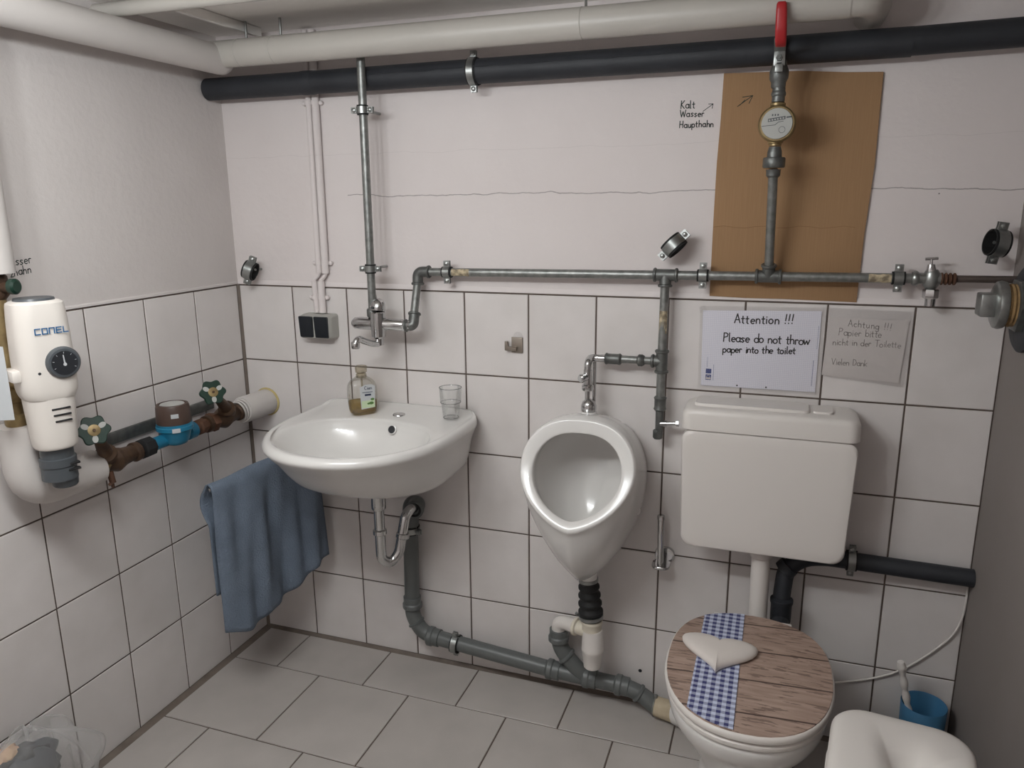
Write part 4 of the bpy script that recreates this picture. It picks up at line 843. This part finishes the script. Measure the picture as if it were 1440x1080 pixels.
def gate_valve(name, y0, y1, label, hw_c, hw_n, seed, stem_from, tap):
    t = thing(name, (PX, (y0 + y1) / 2, PZ - .03), label, 'valve', 'green handled stop valves')
    L_ = y0 - y1
    bm = new(); lathe(bm, [(0, .026), (.012, .027), (.016, .021), (L_ * .32, .024), (L_ * .5, .033), (L_ * .66, .024), (L_ - .016, .021), (L_ - .012, .027), (L_, .026)], (PX, y0, PZ), (0, -1, 0), 22)
    n = V(hw_n).normalized(); c = V(hw_c); s0 = V(stem_from)
    lathe(bm, [(0, .02), (.02, .021), (.024, .026), (.034, .026), (.04, .018), ((c - s0).length * .7, .012), ((c - s0).length, .006)], s0, c - s0, 18)
    part('body', bm, m_bronze, t)
    bm = new(); hexnut(bm, (PX, y0 - L_ * .74, PZ), (0, -1, 0), L_ * .16, .030); part('nut', bm, m_brass if tap else m_rust, t)
    # scalloped wheel with three openings
    u, w = frame(n); bm = new(); ro = []; N_ = 60
    for off, f in ((-.005, .93), (-.004, 1), (.003, 1), (.005, .94)):
        ro.append([c + n * off + (u * math.cos(a) + w * math.sin(a)) * (.0345 + .0035 * math.cos(6 * a)) * f for a in [2 * PI * k / N_ for k in range(N_)]])
    loft(bm, ro); wh = part('handwheel', bm, m_green, t, 'dark green scalloped handwheel')
    bm = new(); lathe(bm, [(0, .014), (.0015, .014), (.002, .010)], c + n * .0055, n, 20); part('badge', bm, m_brass, wh)
    bm = new(); lathe(bm, [(0, .004), (.005, .0035)], c + n * .0065, n, 10); part('wheel_nut', bm, m_bronze, wh)
    for k in range(3):
        a = seed + 2 * PI * k / 3; q = c + n * .0052 + (u * math.cos(a) + w * math.sin(a)) * .0215
        d1 = (u * math.cos(a) + w * math.sin(a)); d2 = n.cross(d1); bm = new()
        prism(bm, [q + d1 * .0092 * math.cos(b2) + d2 * .0066 * math.sin(b2) for b2 in [2 * PI * j / 14 for j in range(14)]], n, .0006)
        flat('wheel_opening', bm, m_lgrey, wh)
    if tap:
        bm = new(); p = V((PX + .02, y0 - L_ * .75, PZ - .018)); tube(bm, [p, p + V((.006, 0, -.03))], .008, 12); tube(bm, [p + V((-.006, .012, -.03)), p + V((.012, -.016, -.028))], .004, 10); tube(bm, [p + V((.004, 0, -.028)), p + V((.004, 0, -.042))], .004, 10); part('drain_cock', bm, m_rust, t)
    return t
gate_valve('stop_valve', -.565, -.715, 'bronze stop valve with green handwheel between filter and blue meter', (.155, -.757, .977), (.80, -.55, .33), .5, (PX + .012, -.668, PZ + .012), True)
gate_valve('stop_valve', -.145, -.30, 'bronze stop valve with green handwheel between blue meter and room corner', (.145, -.332, .970), (.80, -.55, .33), .5, (PX + .012, -.205, PZ + .015), False)
t = thing('water_meter', (PX, -.43, PZ - .05), 'blue water meter with brown cap low on the left wall', 'water meter'); my = -.435; mx = PX + .012
bm = new(); lathe(bm, [(-.044, .02), (-.040, .030), (-.03, .036), (-.004, .044), (.0, .046), (.002, .050), (.012, .050), (.014, .048), (.02, .048)], (mx, my, PZ + .026), (0, 0, 1), 32)
tube(bm, [(PX, my + .085, PZ), (PX, my - .085, PZ)], .0185, 20); lathe(bm, [(0, .019), (.004, .025), (.03, .025), (.034, .019)], (PX, my + .052, PZ), (0, 1, 0), 20); part('body', bm, m_blue, t)
bm = new(); lathe(bm, [(0, .0465), (.003, .0475), (.048, .045), (.055, .042), (.056, .036), (.052, .034)], (mx, my, PZ + .046), (0, 0, 1), 32); part('cap', bm, m_brown, t)
bm = new(); lathe(bm, [(0, .034), (.003, .032), (.005, .02)], (mx, my, PZ + .098), (0, 0, 1), 28); part('window', bm, m_lgrey, t)
def tagplate(zc, hz, r):
    bm = new(); loft(bm, [[V((mx, my, zc + hz * s_)) + V((math.cos(a), math.sin(a), 0)) * (r + .0008) for a in [-.95 + .42 * j / 6 for j in range(7)]] for s_ in (-1, 1)], False, False); return bm
part('label_plate', tagplate(PZ + .074, .006, .047), m_ptag, t, ang=None); part('label_plate', tagplate(PZ + .033, .006, .0505), m_ptag, t, ang=None)
bm = new(); lathe(bm, [(0, .02), (.004, .0275), (.036, .0285), (.04, .022)], (PX, my - .078, PZ), (0, -1, 0), 8); part('union_nut', bm, m_rubber, t)
bm = new(); tube(bm, [(PX, my + .08, PZ), (PX, -.30, PZ)], .018, 18); lathe(bm, [(0, .019), (.005, .0245), (.022, .0245), (.027, .019)], (PX, -.335, PZ), (0, 1, 0), 8); part('tail_pipe', bm, m_rust, t)
# filter
fl = V((.168, -.872, 0)); fr = math.radians(-22)     # local -y looks away from the wall after the turn
t = thing('water_filter', (fl.x, fl.y, .90), 'white domestic water filter with round gauge on the left wall', 'water filter', rotz=PI / 2 + fr)
# local frame: -y front, x along the wall
def fring(z, hx, hy, r, ox=0., oy=0.): return [V((px + ox, py + oy, z)) for px, py in rrect(hx, hy, min(r, hx, hy), 7)]
bm = new(); loft(bm, smooth_rings([fring(.193, .050, .050, .035), fring(.200, .053, .052, .036), fring(.215, .056, .054, .036), fring(.25, .056, .055, .034), fring(.33, .055, .053, .034), fring(.392, .052, .051, .034), fring(.402, .049, .048, .034), fring(.406, .042, .042, .034)], 2)); part('shell', bm, m_ivory, t, local=True)
bm = new(); loft(bm, [fring(.405, .040, .036, .032), fring(.411, .038, .034, .030)]); part('top_cap', bm, m_dgrey, t, local=True)
bm = new(); loft(bm, smooth_rings([fring(.076, .040, .042, .036), fring(.080, .043, .045, .038), fring(.10, .045, .047, .039), fring(.196, .049, .050, .038)], 2)); part('lower_shell', bm, m_ivory, t, local=True)
bm = new()
for k in range(3): box(bm, -.012 + .002 * k, .026, -.0508, -.046, .168 - .014 * k, .172 - .014 * k, .001)
part('slots', bm, m_rubber, t, local=True)
bm = new(); lathe(bm, [(0, .037), (.03, .036), (.032, .038), (.05, .038), (.052, .034), (.078, .034)], (0, 0, .0), (0, 0, 1), 28); lathe(bm, [(-.022, .024), (-.018, .027), (0, .028)], (.008, -.002, .002), (0, 0, 1), 24); part('drain_funnel', bm, m_dgrey, t, local=True)
bm = new()
for k in range(2): box(bm, .008, .034, -.036, -.024, .034 - .014 * k, .039 - .014 * k, .001)
part('slots', bm, m_rubber, t, local=True)
bm = new(); lathe(bm, [(0, .035), (.006, .035), (.012, .031), (.013, .026)], (.022, -.052, .272), (0, -1, 0), 36); gg = part('gauge', bm, m_dgrey, t, local=True)
bm = new(); lathe(bm, [(0, .0265), (.001, .0265)], (.022, -.0645, .272), (0, -1, 0), 32); dl = part('gauge_face', bm, m_dkgauge, gg, local=True)
bm = new(); prism(bm, [(.0205, -.0657, .268), (.0235, -.0657, .268), (.0215, -.0657, .290), (.0195, -.0657, .290)], (0, -1, 0), .0006); lathe(bm, [(0, .0035), (.001, .0035)], (.022, -.0657, .269), (0, -1, 0), 12)
for k in range(7):
    a = PI * (1.15 - 1.3 * k / 6); p = V((.022 + .021 * math.cos(a), -.0660, .272 + .021 * math.sin(a))); q = V((.022 + .024 * math.cos(a), -.0660, .272 + .024 * math.sin(a))); ribbon(bm, [p, q], .001, (0, -1, 0))
part('gauge_needle', bm, m_ptag, gg, local=True, ang=None)
bm = new(); lathe(bm, [(0, .0035), (.0015, .003)], (-.026, -.0535, .254), (0, -1, 0), 12); part('inspection_hole', bm, m_dkgauge, t, local=True)
# CONEL lettering, five block letters
bm = new(); x = -.0235; q = .0155; y = -.0560; zb = .338; th = .0032
CON = {'C': [[(.9, 1), (0, 1), (0, 0), (.9, 0)]], 'O': [[(0, 1), (.9, 1), (.9, 0), (0, 0), (0, 1)]], 'N': [[(0, 0), (0, 1), (.9, 1), (.9, 0)]], 'E': [[(.9, 1), (0, 1), (0, 0), (.9, 0)], [(0, .5), (.8, .5)]], 'L': [[(0, 1), (0, 0), (.8, 0)]]}
for ch in 'CONEL':
    for ln in CON[ch]:
        for p_, q_ in zip(ln, ln[1:]):
            d_ = V((q_[0] - p_[0], 0, q_[1] - p_[1])).normalized() * .0013
            ribbon(bm, [V((x + p_[0] * .0108, y, zb + p_[1] * .0115)) - d_ * .3, V((x + q_[0] * .0108, y, zb + q_[1] * .0115)) + d_ * .3], .0024, (0, -1, 0))
    x += .0138
flat('lettering', bm, mat('blue_lettering', (30, 92, 140), .5), t, local=True, label='blue block lettering')
bm = new(); tube(bm, [(0, .04, .23), (0, .10, .23)], .03, 20); box(bm, -.072, -.05, -.03, .03, .235, .262, .006); part('side_lug', bm, m_ivory, t, local=True)
# riser behind the filter
t = thing('supply_riser', (PX, -.887, 1.0), 'brass and white insulated riser behind the filter at the left edge', 'pipe')
bm = new(); lathe(bm, [(0, .018), (.01, .024), (.03, .024), (.034, .018), (.06, .02), (.065, .026), (.09, .026), (.095, .018), (.30, .018)], (PX, -.887, 1.015), (0, 0, 1), 20); tube(bm, [(PX, -.887, 1.13), (.11, -.88, 1.13)], .024, 18); part('brass_fitting', bm, m_brass, t)
bm = new(); lathe(bm, [(0, .018), (.01, .026), (.03, .028), (.05, .026), (.06, .018)], (PX, -.887, 1.305), (0, 0, 1), 20); tube(bm, [(PX, -.887, 1.33), (PX + .05, -.887, 1.335)], .011, 14); part('valve_body', bm, m_bronze, t)
bm = new(); lathe(bm, [(0, .012), (.004, .017), (.014, .017), (.018, .012)], (PX + .045, -.887, 1.335), (1, .2, 0), 18); part('handwheel', bm, m_green, t)
bm = new(); tube(bm, [(PX, -.887, 1.362), (PX, -.887, 2.0)], .0435, 28); part('insulation', bm, m_whiteL, t)
t = thing('maintenance_tag', (.13, -.95, 1.05), 'pale card tag hanging at the left edge beside the filter', 'tag')
bm = new(); prism(bm, [(.135, -.975, 1.06), (.15, -.945, 1.055), (.15, -.945, 1.215), (.135, -.975, 1.222)], (1, -.4, 0), .002); part('card', bm, m_ptag, t)
bm = new(); tube(bm, [(.14, -.955, 1.215), (.11, -.93, 1.25), (PX, -.90, 1.27)], .001, 6); part('string', bm, m_ptag, t)
# ================================================================== TOWEL
t = thing('towel_rail', (.24, -.2, .72), 'chrome towel rail under the towel left of the washbasin', 'towel rail')
bm = new(); tube(bm, [(.262, -.001, .738), (.185, -.43, .708)], .0045, 12); part('bar', bm, m_chrome, t)
bm = new(); lathe(bm, [(0, .02), (.006, .019), (.008, .01)], (.262, 0, .738), (0, -1, 0), 20); part('wall_plate', bm, m_chrome, t)
bm = new(); nU, nV = 40, 64; rs = random.Random(2); A_, B_ = V((.262, -.045, .742)), V((.185, -.435, .716)); sd = V((.98, -.19, 0)); grid = []
for i in range(nU + 1):
    u = i / nU; p = A_.lerp(B_, u); front_len = .400 + .055 * math.sin(u * PI * .95) + .03 * u + (.045 * max(0, (u - .45)) if u > .45 else 0); back_len = .36 - .26 * max(0, (u - .8) / .2) ** 2 * 0
    row = []
    for j in range(nV + 1):
        v = j / nV * 2 - 1        # -1 back hem ... 0 bar ... 1 front hem
        s_ = v * (front_len if v > 0 else back_len)
        rad = .012
        if abs(s_) < rad * 1.57: a = s_ / rad; off = sd * math.sin(a) * rad + V((0, 0, (math.cos(a)) * rad - .004))
        else:
            d_ = abs(s_) - rad * 1.57
            fold = (.013 * math.sin(u * 9 + 1.2) + .009 * math.sin(u * 21 + d_ * 5) + .004 * math.sin(u * 37 - d_ * 9)) * min(1, d_ / .15)
            if v > 0:
                off = sd * (rad + .004 + fold + .02 * math.exp(-((u - .13) / .05) ** 2) * min(1, d_ / .1) + d_ * .05) + V((0, 0, -d_ - .004))
                off += V((0, -.03, 0)) * d_ * (u) + V((0, .03, 0)) * d_ * (1 - u) * .3 * 0
            else:
                fl_ = max(0, (u - .75) / .25)
                off = -sd * (rad + .002 + fold * .3 + .03 * math.sin(min(1, d_ / .12) * PI) * fl_) + V((0, 0, -d_ - .004))
        w_ = V((0, 0, .006 * math.sin(u * 13) * (1 if abs(v) > .1 else .3)))
        row.append(bm.verts.new(p + off + w_))
    grid.append(row)
for a, b_ in zip(grid, grid[1:]):
    for j in range(nV): bm.faces.new((a[j], a[j + 1], b_[j + 1], b_[j]))
tw = single('towel', bm, m_towel, 'blue grey terry towel hanging over the rail left of the washbasin', 'towel', ang=80)
md = tw.modifiers.new('thickness', 'SOLIDIFY'); md.thickness = .005; md.offset = 0
# ================================================================== SOAP, GLASS
sx_, sy_ = .505, -.100
t = thing('soap_bottle', (sx_, sy_, .8810), 'clear soap bottle with amber liquid and green label on the washbasin', 'soap bottle', rotz=math.radians(44)); t.scale = (1.2, 1.2, .97)
def srg(z, k, hx=.037, hy=.0255, r=.02): return [V((px * k, py * k, z)) for px, py in rrect(hx, hy, r, 6)]
bm = new(); loft(bm, smooth_rings([srg(.0, .80), srg(.004, .9), srg(.03, .98), srg(.07, 1.), srg(.090, .93), srg(.103, .74), srg(.110, .52), srg(.114, .42)], 3)); part('bottle', bm, m_pet, t, local=True, ang=70)
bm = new(); loft(bm, [srg(.003, .84), srg(.012, .92), srg(.036, .945), srg(.037, .93)]); part('soap', bm, m_soapl, t, 'amber liquid soap', local=True)
bm = new(); lathe(bm, [(0, .0135), (.010, .0135), (.0115, .0115), (.013, .0115)], (0, 0, .112), (0, 0, 1), 22); part('neck_ring', bm, m_pcap, t, local=True)
bm = new(); lathe(bm, [(0, .010), (.004, .0145), (.022, .0155), (.024, .013)], (0, 0, .125), (0, 0, 1), 22); part('cap', bm, m_pcap, t, local=True)
bm = new(); tube(bm, [(0, 0, .112), (.002, 0, .04)], .0025, 8); part('dip_tube', bm, m_pcap, t, local=True)
bm = new(); prism(bm, [(-.010, -.0262, .016), (.025, -.0262, .020), (.027, -.0262, .088), (.018, -.0262, .094), (.002, -.0262, .094), (-.012, -.0262, .086)], (0, -1, 0), .0004); lb = part('label', bm, m_ptag, t, 'white label with green leaves', local=True, ang=None)
bm = new(); y = -.02675; stroke_text(bm, 'Cien', (.000, y, .078), (1, 0, 0), (0, 0, 1), .0105, .0013, 0, .02); rect(bm, -.006, .020, y, .0685, .0705); rect(bm, .0, .016, y, .058, .064); flat('print', bm, mat('navy_print', (36, 44, 70), .7), lb, local=True)
bm = new(); rect(bm, -.009, .0245, y, .020, .043); flat('green_band', bm, mat('pale_green_print', (190, 206, 170), .7), lb, local=True)
bm = new()
for cx_, cz_, rr_ in ((.019, .046, .005), (.016, .034, .006), (.009, .033, .004)): bm.faces.new([bm.verts.new((cx_ + rr_ * math.cos(a), y - .0002, cz_ + rr_ * .8 * math.sin(a))) for a in [2 * PI * k / 14 for k in range(14)]])
flat('leaf_print', bm, mat('leaf_green_print', (84, 120, 60), .7), lb, local=True)
gx_, gy_ = .793, -.085
bm = new(); lathe(bm, [(.0, .0), (.0, .0215), (.003, .0235), (.042, .0275), (.048, .0285), (.051, .031), (.095, .0335), (.0955, .0322), (.051, .0295), (.046, .0265), (.012, .0225), (.010, .0)], (gx_, gy_, .880), (0, 0, 1), 36, False)
t = thing('drinking_glass', (gx_, gy_, .88), 'clear drinking glass standing on the right back of the washbasin', 'glass'); part('tumbler', bm, m_glass, t, ang=50)
for zz, rr_, th_ in ((.975, .0328, .0012), (.9305, .0300, .0010), (.8845, .0222, .0013)):
    bm = new(); torus(bm, (gx_, gy_, zz), (0, 0, 1), rr_, th_, 36, 8); part('rim' if zz > .97 else 'ridge', bm, m_glassr, t)
# ================================================================== RUBBISH BAG
t = thing('rubbish_bag', (.12, -.99, 0), 'thin clear rubbish bag on the floor at the bottom left', 'bag')
rs = random.Random(11)
def blob(c, r, seed, n=26, m_=16, amp=.2):
    rr = []; rs = random.Random(seed); ph = [rs.uniform(0, 6.28) for _ in range(6)]
    for j in range(m_ + 1):
        f_ = PI * j / m_; ring = []
        for i in range(n):
            a = 2 * PI * i / n; k = 1 + amp * (.5 * math.sin(3 * a + ph[0] + 2 * f_) + .35 * math.sin(5 * a - 3 * f_ + ph[1]) + .3 * math.sin(9 * a + 4 * f_ + ph[2])) * math.sin(f_)
            ring.append(V((c[0] + r[0] * k * math.sin(f_) * math.cos(a), c[1] + r[1] * k * math.sin(f_) * math.sin(a), c[2] - r[2] * math.cos(f_) * (1 + .3 * amp * math.sin(4 * a + ph[3])))))
        rr.append(ring)
    bm = new(); loft(bm, rr[1:-1]); return bm
part('film', blob((.098, -1.0, .162), (.080, .14, .150), 4, 60, 40, .30), m_film, t, ang=70)
part('rubbish', blob((.085, -1.01, .205), (.05, .085, .05), 5, amp=.3), m_bag2, t, ang=30)
part('rubbish', blob((.075, -1.02, .232), (.035, .06, .035), 7, amp=.4), m_bag1, t, ang=30)
part('tissue', blob((.065, -1.04, .256), (.024, .04, .024), 9, amp=.4), m_bag3, t, ang=30)
part('rubbish', blob((.095, -1.01, .09), (.06, .09, .085), 12, amp=.25), m_bag2, t, ang=30)
